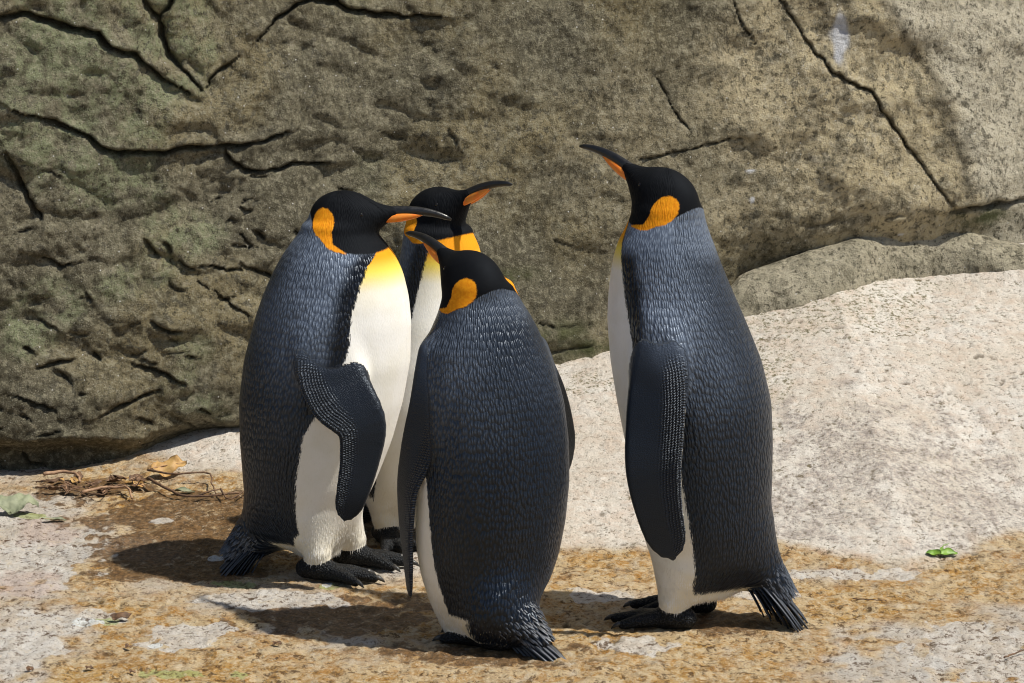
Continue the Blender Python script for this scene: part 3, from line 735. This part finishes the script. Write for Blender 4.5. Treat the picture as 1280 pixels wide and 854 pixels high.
for (px, py, rx, rz) in ((938, 214, .014, .005), (940, 250, .006, .012), (1128, 297, .010, .005)):
    c = wall_pt(px, py); chalk = np.maximum(chalk, sstep(1.1, .5, np.hypot((X - c[0]) / rx, (Z - c[1]) / rz) + .5 * perlin(X * 60, Z * 60, 5.)))
moss = np.zeros_like(X)
for (px, py, r) in ((1240, 275, .10), (690, 415, .10), (740, 435, .10), (640, 345, .06)):
    c = wall_pt(px, py); moss = np.maximum(moss, np.exp(-((X - c[0]) ** 2 / r ** 2 + (Z - c[1]) ** 2 / (r * .3) ** 2)))

def mat_wall():
    t = NT('weathered_rock'); co = t.coord(); n0 = t.noise(co, 3.2, 6, 0.6); n1 = t.noise(co, 16, 8, 0.68); n2 = t.noise(co, 85, 6, 0.65); n3 = t.noise(co, 330, 3, 0.6)
    c = t.mix(t.ramp(n0, 0.35, 0.65), (0.092, 0.082, 0.052), (0.180, 0.160, 0.104))
    c = t.mix(t.math('MULTIPLY', t.attr('ochre'), t.ramp(n1, 0.35, 0.6, 0.25, 1.0)), c, (0.36, 0.285, 0.135))
    c = t.mix(t.math('MULTIPLY', t.attr('warm'), 0.9), c, t.mix(n1, (0.54, 0.44, 0.25), (0.44, 0.38, 0.26)))
    c = t.mix(t.math('MULTIPLY', t.attr('flank'), 0.85), c, (0.50, 0.46, 0.36))
    c = t.mix(t.ramp(n1, 0.45, 0.64, 0.0, t.mixf(t.attr('flank'), 0.70, 0.25)), c, (0.070, 0.060, 0.036))
    c = t.mix(t.ramp(t.noise(co, 26, 6, 0.7, 0.6), 0.54, 0.72, 0.0, 0.55), c, (0.40, 0.36, 0.26))
    c = t.mix(t.math('MULTIPLY', t.attr('lich'), t.ramp(n1, 0.38, 0.60, 0.0, 0.85)), c, (0.215, 0.235, 0.13))
    blot = t.math('MULTIPLY', t.ramp(t.noise(co, 44, 3, 0.55), 0.585, 0.625), t.ramp(n0, 0.35, 0.55, 0.25, 1.0))
    c = t.mix(t.math('MULTIPLY', blot, 0.72), c, (0.085, 0.078, 0.056))
    c = t.mix(t.ramp(n2, 0.53, 0.66, 0.0, 0.8), c, (0.045, 0.038, 0.022))
    c = t.mix(t.ramp(n2, 0.46, 0.34, 0.0, 0.5), c, (0.34, 0.30, 0.20))
    c = t.mix(t.ramp(n3, 0.57, 0.68, 0.0, 0.55), c, (0.42, 0.39, 0.31))
    nP = t.noise(co, 46, 9, 0.78); nQ = t.noise(t.scaled(co, (1.0, 1.0, 0.55)), 20, 9, 0.76, 0.5)
    c = t.mix(t.ramp(nQ, 0.535, 0.575, 0.0, t.mixf(t.attr('warm'), 0.6, 0.42)), c, (0.080, 0.070, 0.043))
    c = t.mix(t.ramp(nP, 0.455, 0.42, 0.0, 0.60), c, t.mix(t.attr('warm'), (0.30, 0.275, 0.185), (0.52, 0.46, 0.33)))
    c = t.mix(t.ramp(nP, 0.56, 0.60, 0.0, 0.75), c, (0.040, 0.034, 0.020))
    c = t.mix(t.ramp(t.voro(co, 30), 0.075, 0.04, 0.0, 0.85), c, (0.60, 0.59, 0.55))
    c = t.mix(t.math('MULTIPLY', t.attr('chalk'), 0.85), c, (0.56, 0.57, 0.60))
    c = t.mix(t.math('MULTIPLY', t.attr('moss'), t.ramp(n1, 0.3, 0.6)), c, (0.07, 0.075, 0.028))
    c = t.mix(t.math('MULTIPLY', t.attr('crack'), 0.6), c, (0.035, 0.030, 0.020))
    hgt = t.math('SUBTRACT', t.math('ADD', t.math('MULTIPLY', n1, 0.40), t.math('ADD', t.math('MULTIPLY', n2, 0.22), t.math('MULTIPLY', n3, 0.12))), t.math('MULTIPLY', nP, 0.40))
    t.p(Base_Color=c, Roughness=t.ramp(n2, 0.3, 0.7, 0.75, 0.95), Normal=t.bump(hgt, 0.03, 0.9)); t.b.inputs['Specular IOR Level'].default_value = 0.25
    return t.m
M['wall'] = mat_wall()
fl_ = grid_faces(len(gx), len(gz))
wall = mesh_obj('rock_wall', np.stack([X, Yw, Z], -1).reshape(-1, 3), fl_, M['wall'], attrs=dict(lich=lich.ravel(), ochre=ochre.ravel(), warm=warm.ravel(), flank=flank.ravel(), chalk=chalk.ravel(), moss=moss.ravel(), crack=crackm.ravel()))
tag(wall, 'tall weathered olive brown rock face with dark joints behind the penguins', 'rock wall', kind='structure')

# ================================================================== GROUND
def ground_h(x, y):
    y0 = np.interp(x, [-1.5, -.9, -.35, .1, .63, .85, 1.1, 2], [7.3, 7.25, 7.0, 6.60, 6.55, 6.42, 6.62, 6.7]) + 0.05 * perlin(x * 4, y * 4, 3.)
    sl = np.interp(x, [-1.3, -.7, -.45, .12, .625, 1.37, 3], [0.02, .16, .14, .135, .185, .222, .25])
    d = y - y0; sp_ = np.where(d > .4, d, np.log1p(np.exp(np.clip(d, -2, .4) * 14)) / 14)
    return sl * np.minimum(sp_, 2.2) + 0.012 * perlin(x * 2.3, y * 1.8, 5.) * sstep(5.0, 6.4, y)
gx2 = axis_grid(-1.65, 1.85, 0.005, -14, 14); gy2 = axis_grid(5.5, 8.5, 0.0085, -14, 16)
GX, GY = np.meshgrid(gx2, gy2, indexing='ij')
hz = ground_h(GX, GY)
hz = hz - hz * np.exp(-((GX + .1) ** 2 / .9 + (GY - 6.2) ** 2 / .12)) * 1.0
slabm = sstep(0.0, 0.10, GY - np.interp(GX, [-1.5, -.9, -.35, .1, .63, .85, 1.1, 2], [7.5, 7.4, 7.0, 6.60, 6.55, 6.42, 6.62, 6.7]) + 0.07 * fbm(GX * 5, GY * 5, 1., 3))
rough = (0.0030 + 0.0018 * (1 - slabm)) * fbm(GX * 26, GY * 22, 2.0, 4, .62)
pits = np.maximum(fbm(GX * 42, GY * 30, 6.0, 2) - 0.28, 0); pitm = sstep(-.2, .5, fbm(GX * 3.2, GY * 3.0, 9., 2))
hz = hz + rough - 0.012 * pits * pitm
def blob(px, py, rx, ry, z=0.0, n=0.5, f=16):
    c = ground_pt(px, py, z); ax_ = abs(ground_pt(px + rx, py, z)[0] - c[0]); ay_ = abs(ground_pt(px, py - ry, z)[1] - c[1])
    return sstep(1.15, 0.65, np.hypot((GX - c[0]) / ax_, (GY - c[1]) / ay_) + n * fbm(GX * f, GY * f * .7, px * .01, 3))
def blobs(lst):
    r = np.zeros_like(GX)
    for b in lst: r = np.maximum(r, blob(*b))
    return r
flat = 1 - slabm
wash = fbm(GX * 2.2, GY * 2.6, 14., 4)
rust = np.clip(flat * sstep(-.45, .25, wash + .15) * (1 - 0.85 * blobs([(40, 690, 90, 60), (30, 800, 80, 60)])), 0, 1)
rust = np.maximum(rust, 0.9 * blobs([(830, 800, 300, 50), (600, 830, 260, 30), (260, 820, 200, 40), (770, 700, 120, 16), (1080, 700, 160, 18), (1270, 690, 50, 30)]))
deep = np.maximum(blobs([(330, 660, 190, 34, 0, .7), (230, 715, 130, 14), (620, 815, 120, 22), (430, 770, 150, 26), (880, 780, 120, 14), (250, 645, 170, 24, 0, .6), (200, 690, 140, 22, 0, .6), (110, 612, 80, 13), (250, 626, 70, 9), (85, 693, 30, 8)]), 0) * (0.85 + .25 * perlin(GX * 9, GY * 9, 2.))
pale = blobs([(232, 797, 62, 22), (120, 773, 36, 9), (30, 806, 60, 40), (45, 700, 80, 40), (340, 750, 90, 12), (740, 745, 50, 10), (800, 808, 50, 12), (1230, 820, 90, 40), (940, 740, 60, 10), (200, 655, 20, 4), (1060, 720, 80, 8)])
pink = blobs([(55, 665, 40, 18), (30, 730, 40, 20)])
slime = blobs([(407, 734, 16, 5), (230, 843, 60, 7, 0, .8), (130, 776, 18, 5), (40, 645, 20, 3), (300, 730, 40, 4)])
white_sp = blobs([(407, 731, 8, 4), (110, 778, 22, 5), (195, 806, 10, 3), (270, 700, 12, 4), (300, 566, 0.1, .1)])
scz = 0.15
grit = blobs([(1090, 600, 130, 40, .06, .8), (1230, 640, 90, 60, .05, .8), (1010, 650, 70, 30, .03, .8)])
mossg = blobs([(990, 420, 80, 28, .2, .9), (940, 470, 50, 30, .18, .9), (730, 480, 40, 12, .15, .9), (1100, 400, 90, 20, .25, .9), (700, 455, 30, 6, .16)])

def mat_ground():
    t = NT('stained_stone'); co = t.coord(); st = t.scaled(co, (1, 0.8, 1))
    n0 = t.noise(st, 5, 6, 0.6); n1 = t.noise(st, 24, 7, 0.68, 0.4); n2 = t.noise(st, 95, 5, 0.66); n3 = t.noise(co, 340, 3, 0.6)
    slab = t.mix(t.ramp(n0, 0.32, 0.68), (0.66, 0.59, 0.49), (0.76, 0.715, 0.64))
    slab = t.mix(t.ramp(n1, 0.40, 0.70, 0.0, 0.7), slab, (0.60, 0.47, 0.36))
    slab = t.mix(t.math('MULTIPLY', t.attr('grit'), t.ramp(t.math('ADD', t.math('MULTIPLY', n1, 0.5), t.math('MULTIPLY', n2, 0.6)), 0.46, 0.66, 0.05, 0.85)), slab, (0.33, 0.295, 0.27))
    slab = t.mix(t.math('MULTIPLY', t.attr('mossg'), t.ramp(n2, 0.50, 0.62, 0, 0.9)), slab, (0.16, 0.15, 0.045))
    flat_ = t.mix(t.ramp(n0, 0.35, 0.65), (0.50, 0.44, 0.36), (0.60, 0.56, 0.50))
    rustc = t.mix(t.ramp(n1, 0.30, 0.70), (0.52, 0.335, 0.105), (0.40, 0.195, 0.040))
    rustc = t.mix(t.ramp(n2, 0.48, 0.36, 0, 0.8), rustc, (0.60, 0.50, 0.32))
    rm = t.math('MULTIPLY', t.attr('rust'), t.ramp(t.math('ADD', n1, t.math('MULTIPLY', n0, 0.6)), 0.55, 0.88, 0.30, 1.0))
    flat_ = t.mix(rm, flat_, rustc)
    n4 = t.noise(st, 11, 6, 0.7, 0.8)
    flat_ = t.mix(t.math('MULTIPLY', t.attr('rust'), t.ramp(n4, 0.52, 0.66, 0.0, 0.85)), flat_, t.mix(t.ramp(n2, .4, .6), (0.30, 0.155, 0.045), (0.12, 0.062, 0.022)))
    nP = t.noise(st, 40, 9, 0.78, 0.3); nQ = t.noise(st, 15, 9, 0.74, 0.5)
    crisp = lambda a, n, k, w=0.10: t.ramp(t.math('ADD', a, t.math('MULTIPLY', t.math('SUBTRACT', n, 0.5), k)), 0.5 - w, 0.5 + w)
    flat_ = t.mix(t.math('MULTIPLY', t.attr('rust'), t.ramp(nQ, 0.50, 0.46, 0.0, 0.55)), flat_, (0.62, 0.50, 0.31))
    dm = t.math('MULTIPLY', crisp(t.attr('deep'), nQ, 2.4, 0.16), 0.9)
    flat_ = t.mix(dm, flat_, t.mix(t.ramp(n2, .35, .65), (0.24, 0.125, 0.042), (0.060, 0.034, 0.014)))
    flat_ = t.mix(t.math('MULTIPLY', crisp(t.attr('pale'), nQ, 2.8), 0.85), flat_, t.mix(t.ramp(n1, .35, .65), (0.68, 0.65, 0.60), (0.56, 0.505, 0.43)))
    flat_ = t.mix(t.math('MULTIPLY', t.attr('pink'), 0.5), flat_, (0.50, 0.36, 0.30))
    c = t.mix(t.attr('slab'), flat_, slab)
    c = t.mix(t.math('MULTIPLY', crisp(t.attr('slime'), nP, 3.0), 0.7), c, (0.36, 0.42, 0.15))
    c = t.mix(t.math('MULTIPLY', crisp(t.attr('droppings'), nP, 2.0), 0.9), c, (0.72, 0.74, 0.72))
    c = t.mix(t.ramp(n2, 0.55, 0.66, 0.0, 0.8), c, t.mix(t.attr('slab'), (0.10, 0.052, 0.018), (0.19, 0.155, 0.105)))
    c = t.mix(t.ramp(n3, 0.57, 0.70, 0.0, 0.6), c, (0.16, 0.115, 0.065))
    c = t.mix(t.ramp(n3, 0.40, 0.28, 0.0, 0.4), c, (0.74, 0.71, 0.66))
    pitz = t.math('MULTIPLY', t.ramp(nP, t.mixf(t.attr('slab'), 0.535, 0.575), t.mixf(t.attr('slab'), 0.585, 0.61)), t.ramp(n0, 0.36, 0.60, 0.35, 0.9))
    c = t.mix(pitz, c, t.mix(t.attr('slab'), (0.085, 0.042, 0.014), (0.17, 0.135, 0.075)))
    c = t.mix(t.ramp(nP, 0.43, 0.39, 0.0, 0.55), c, t.mix(t.attr('slab'), (0.66, 0.55, 0.38), (0.82, 0.78, 0.70)))
    c = t.mix(t.math('MULTIPLY', t.attr('pit'), 0.75), c, (0.10, 0.072, 0.036))
    hgt = t.math('SUBTRACT', t.math('MULTIPLY', n1, 0.3), t.math('ADD', t.math('MULTIPLY', nP, 0.7), t.math('ADD', t.math('MULTIPLY', n2, 0.3), t.math('MULTIPLY', n3, 0.14))))
    t.p(Base_Color=c, Roughness=t.mixf(dm, 0.85, 0.5), Normal=t.bump(hgt, 0.018, 0.9)); t.b.inputs['Specular IOR Level'].default_value = 0.3
    return t.m
M['ground'] = mat_ground()
pitv = sstep(0.05, 0.35, pits * pitm)
ground = mesh_obj('ground', np.stack([GX, GY, hz], -1).reshape(-1, 3), grid_faces(len(gx2), len(gy2)), M['ground'],
    attrs={k: v.ravel() for k, v in dict(slab=slabm, rust=rust, deep=deep, pale=pale, pink=pink, slime=slime, droppings=white_sp, grit=grit, mossg=mossg, pit=pitv).items()})
tag(ground, 'pale weathered stone floor with rust stains rising to a bare slope', 'ground', kind='structure')
def gz_at(x, y):
    i = np.clip(np.searchsorted(gx2, x), 1, len(gx2) - 2); j = np.clip(np.searchsorted(gy2, y), 1, len(gy2) - 2)
    return float(hz[i - 1:i + 2, j - 1:j + 2].max())
def on_ground(px, py):
    z = 0.0
    for _ in range(10):
        p = ground_pt(px, py, z); z = 0.5 * z + 0.5 * gz_at(p[0], p[1])
    p = ground_pt(px, py, z); p[2] = gz_at(p[0], p[1]); return p

# ================================================================== LEDGE at the foot of the rock face
def ledge(px_rows, seed):
    """low rounded shelf of rock: rows of (px, top_py, bottom_py), lies against the wall foot"""
    n, mth = 150, 34; rows_ = np.array(px_rows, float); V = []
    pxs = np.linspace(rows_[0, 0], rows_[-1, 0], n)
    base_line = np.array([on_ground(px, np.interp(px, rows_[:, 0], rows_[:, 2])) for px in pxs])
    for c_ in range(3): base_line[:, c_] = np.convolve(np.pad(base_line[:, c_], 9, mode='edge'), np.ones(19) / 19, 'valid')
    for ib, px in enumerate(pxs):
        tp, bt = np.interp(px, rows_[:, 0], rows_[:, 1]), np.interp(px, rows_[:, 0], rows_[:, 2])
        b = base_line[ib]; tx, tz = wall_pt(px, tp); ty = float(wall_y(tx, tz)); tz = max(tz, b[2] + .01); ty = max(ty, b[1] + .06)
        for k in range(mth):
            a = k / (mth - 1) * 1.25
            # quarter-round profile from the ground line to the wall
            yy = b[1] - 0.004 + (ty + .05 - b[1]) * (1 - math.cos(min(a, 1) * math.pi / 2)) + max(a - 1, 0) * .5
            zz_ = b[2] - 0.03 + (tz - b[2] + 0.03) * math.sin(min(a, 1) * math.pi / 2) - max(a - 1, 0) * .4
            V.append((b[0] + (tx - b[0]) * min(a, 1), yy, zz_))
    V = np.array(V); d = 0.014 * fbm(V[:, 0] * 8, V[:, 2] * 9, V[:, 1] * 8 + seed, 4) + .004 * fbm(V[:, 0] * 40, V[:, 2] * 40, V[:, 1] * 40, 3)
    V[:, 1] -= d * .8; V[:, 2] += d * .6
    nv = len(V); z0 = np.zeros(nv)
    return mesh_obj('rock_ledge', V, grid_faces(n, mth), M['wall'], attrs=dict(lich=z0 + .1, ochre=z0 + .25, flank=z0 + .62, warm=z0 + .5, chalk=z0, moss=z0, crack=z0))
lg = ledge([(890, 398, 404), (905, 372, 401), (925, 348, 396), (960, 335, 388), (1010, 318, 376), (1060, 305, 360), (1105, 292, 348), (1150, 286, 343), (1190, 288, 341), (1230, 297, 338), (1262, 305, 336), (1330, 318, 333)], 3.0)
tag(lg, 'low rounded grey rock ledge between the bare slope and the rock wall', 'ledge', kind='structure')

# ================================================================== SMALL LITTER
M['leaf_green'] = simple('leaf_green', (0.24, 0.40, 0.05), 0.5, (0.15, 0.28, 0.035), 70, 0.0006)
M['leaf_tan'] = simple('leaf_tan', (0.50, 0.31, 0.105), 0.6, (0.40, 0.22, 0.07), 50, 0.0012)
M['leaf_grey'] = simple('leaf_grey_green', (0.30, 0.32, 0.20), 0.65, (0.20, 0.22, 0.13), 50, 0.0015)
M['leaf_brown'] = simple('leaf_brown', (0.16, 0.085, 0.04), 0.7, (0.07, 0.038, 0.02), 80, 0.0012)
M['twig'] = simple('twig_bark', (0.20, 0.115, 0.06), 0.75, (0.09, 0.05, 0.028), 120, 0.001)
M['twig_pale'] = simple('twig_pale', (0.42, 0.26, 0.15), 0.7, (0.28, 0.16, 0.09), 120, 0.001)
def leaf_mesh(ln, wd, curl, ripple, seed, lobes=0.0):
    rn = random.Random(seed); n, m = 14, 9; V = []
    ph = rn.uniform(0, 6)
    for side_ in (0, 1):
        for i in range(n):
            t = i / (n - 1); w = wd * max(0.03, math.sin(math.pi * (0.04 + 0.93 * t) ** 0.8) ** 0.85) * (1 + lobes * math.sin(t * 22))
            for k in range(m):
                s = (k / (m - 1)) * 2 - 1
                V.append((ln * (t - .5), s * w, curl * s * s * w + ripple * math.sin(t * 9 + ph) * abs(s) + 0.25 * curl * ln * (t - .5) ** 2 * 4 * .4 - .0007 * side_ + .15 * w * abs(s)))
    V = np.array(V); V[:, 2] += ripple * 1.1 * fbm(V[:, 0] * 60 + seed, V[:, 1] * 75, 0.3, 3) ; V[:, 1] *= 1 + 0.25 * perlin(V[:, 0] * 70, seed * 1.7, 0.2)
    Fc = []; nm = n * m
    for i in range(n - 1):
        for k in range(m - 1):
            q = (i * m + k, (i + 1) * m + k, (i + 1) * m + k + 1, i * m + k + 1); Fc += [q, tuple(nm + v for v in q[::-1])]
    rim = [k for k in range(m)] + [i * m + m - 1 for i in range(1, n)] + [(n - 1) * m + k for k in range(m - 2, -1, -1)] + [i * m for i in range(n - 2, 0, -1)]
    for a, b in zip(rim, rim[1:] + rim[:1]): Fc.append((b, a, nm + a, nm + b))
    return V, Fc
def place_leaf(px, py, ln, wd, rz, mat, curl, label, cat='leaf', tilt=(0, 0), group=None, ripple=.002, seed=1, name='fallen_leaf', pos=None, lift=0.003):
    V, Fc = leaf_mesh(ln, wd, curl, ripple, seed)
    p = on_ground(px, py) if pos is None else np.array(pos)
    rot = np.array(Matrix.Rotation(R(rz), 3, 'Z') @ Matrix.Rotation(R(tilt[0]), 3, 'X') @ Matrix.Rotation(R(tilt[1]), 3, 'Y'))
    V = V @ rot.T; V[:, 2] += lift - V[:, 2].min() * 1.0
    o = empty(name, p); b = mesh_obj('blade', V, Fc, M[mat], o)
    rib = np.array([(ln * (t - .56), 0, 0.0006 + 0.1 * curl * ln * (t - .5) ** 2 * 4) for t in np.linspace(0, .98, 7)]) @ rot.T
    rib[:, 2] += V[:, 2].max() * 0 + (V[:, 2].mean() - rib[:, 2].mean()) 
    tv, tf = tube(rib, np.linspace(.0014, .0005, 7), 6); mesh_obj('stalk', np.array(tv), tf, M['twig_pale'], o)
    return tag(o, label, cat, group)
def twig(pxs, rad, mat, label, group=None, lift=.006, fork=None):
    P = []
    for q in pxs:
        p = on_ground(q[0], q[1]); p[2] += lift + (q[2] if len(q) > 2 else 0); P.append(p)
    c = P[0].copy(); c[2] -= lift; path = catmull(np.array(P) - c, 12)
    path[:, 2] += 0.0007 * np.sin(np.arange(12) * 2.1); path[:, 0] += 0.0012 * np.sin(np.arange(12) * 3.7)
    o = empty('twig', c); v, f = tube(path, np.linspace(rad, rad * .55, 12), 7); mesh_obj('stem', np.array(v), f, M[mat], o)
    if fork:
        q0 = path[fork[0]]; e = np.array(fork[1]); v, f = tube([q0, q0 + e * .5 + [0, 0, .003], q0 + e], [rad * .6, rad * .5, rad * .3], 6); mesh_obj('side_shoot', np.array(v), f, M[mat], o)
    return tag(o, label, 'twig', group)
# fresh green sprig on the slope
sp_p = on_ground(1178, 693); spr = empty('leaf_sprig', sp_p)
for (dx, dy, ln, wd, rz, tx) in ((.014, .0, .040, .013, 12, 20), (-.020, -.004, .034, .012, 160, -18), (.004, .030, .024, .007, 60, 25)):
    V, Fc = leaf_mesh(ln, wd, .5, .0015, int(rz)); rot = np.array(Matrix.Rotation(R(rz), 3, 'Z') @ Matrix.Rotation(R(tx), 3, 'X')); V = V @ rot.T; V[:, 2] -= V[:, 2].min() + .001
    V += [dx, dy, 0]; mesh_obj('leaf', V, Fc, M['leaf_green'], spr)
v, f = tube([(-.01, 0, .006), (0, .008, .010), (.006, .03, .012), (.02, .045, .012)], [.0016, .0014, .0012, .0006], 6); mesh_obj('stem', np.array(v), f, M['leaf_green'], spr)
tag(spr, 'small fresh green leaf sprig lying on the pale slope', 'leaf sprig')
place_leaf(212, 596, .085, .026, 24, 'leaf_tan', -.25, 'broad golden tan dead leaf propped at the wall foot', tilt=(34, -8), seed=3, ripple=.009)
place_leaf(22, 642, .10, .030, 15, 'leaf_grey', -.9, 'curled grey green leaf lying by the twig litter', tilt=(8, 4), seed=4, ripple=.010)
place_leaf(152, 776, .040, .012, 5, 'leaf_brown', -1.0, 'small curled brown leaf on the pale floor patch', seed=5, ripple=.003)
place_leaf(230, 617, .055, .014, -20, 'leaf_grey', .3, 'flat olive leaf beneath the dark twigs at the wall foot', seed=6)
place_leaf(68, 652, .055, .010, -4, 'leaf_grey', .2, 'thin pale olive leaf flat on the stone', seed=7)
for (x, y, L) in ((37, 839, .022), (165, 843, .018), (160, 812, .02), (347, 808, .022), (112, 838, .016)):
    place_leaf(x, y, L, L * .3, x * 3, 'leaf_brown', -.6, 'tiny dark dead leaf scrap on the rusty floor', group='dark leaf scraps', seed=x)
rn = random.Random(5)
for i in range(26):
    x = rn.uniform(48, 180); y = rn.uniform(602, 622) + (x - 110) * .02
    place_leaf(x, y, rn.uniform(.02, .045), rn.uniform(.006, .012), rn.uniform(0, 360), rn.choice(['leaf_brown', 'leaf_brown', 'leaf_brown', 'leaf_tan']), rn.uniform(-1, 1), 'crumpled dead leaf in the litter heap at the wall foot', group='leaf litter', tilt=(rn.uniform(-30, 30), rn.uniform(-20, 20)), seed=i + 20, lift=rn.uniform(.002, .012))
twig([(55, 602, .012), (78, 600, .014), (96, 602, .012), (100, 608, .006)], .0050, 'twig_pale', 'thick pale twig with a hooked end on the litter heap')
twig([(103, 622, .006), (125, 618, .010), (150, 617, .010), (160, 618, .012), (165, 628, .004)], .0042, 'twig_pale', 'pale bent twig with a drooping tip beside the litter heap')
twig([(186, 610, .018), (205, 618, .012), (230, 625, .004), (262, 625, .004), (300, 622, .006)], .0040, 'twig', 'long dark twig reaching towards the tail of a penguin', fork=(7, (.05, .02, .012)))
twig([(185, 601, .02), (220, 604, .016), (260, 602, .016), (265, 612, .008), (270, 622, .004)], .0028, 'twig', 'thin dark twig bent down over the pale rock at the wall foot')
twig([(276, 620, .012), (285, 630, .006), (300, 626, .010), (312, 618, .016)], .0025, 'twig', 'thin curling twig behind the tail of a penguin')
twig([(1066, 752), (1085, 753), (1108, 754)], .0016, 'twig', 'short straight dark twig on the rusty floor beyond the tail of a penguin')
twig([(1255, 825), (1270, 820), (1290, 812)], .0020, 'twig', 'thin twig lying on the pale grey floor')
for i in range(7):
    x = rn.uniform(40, 175); y = rn.uniform(606, 626)
    twig([(x, y, .006), (x + rn.uniform(10, 20), y + rn.uniform(-4, 4), .01), (x + rn.uniform(24, 42), y + rn.uniform(-6, 6), .004)], rn.uniform(.0015, .003), 'twig', 'short dark twig in the litter heap', group='twigs in the litter')
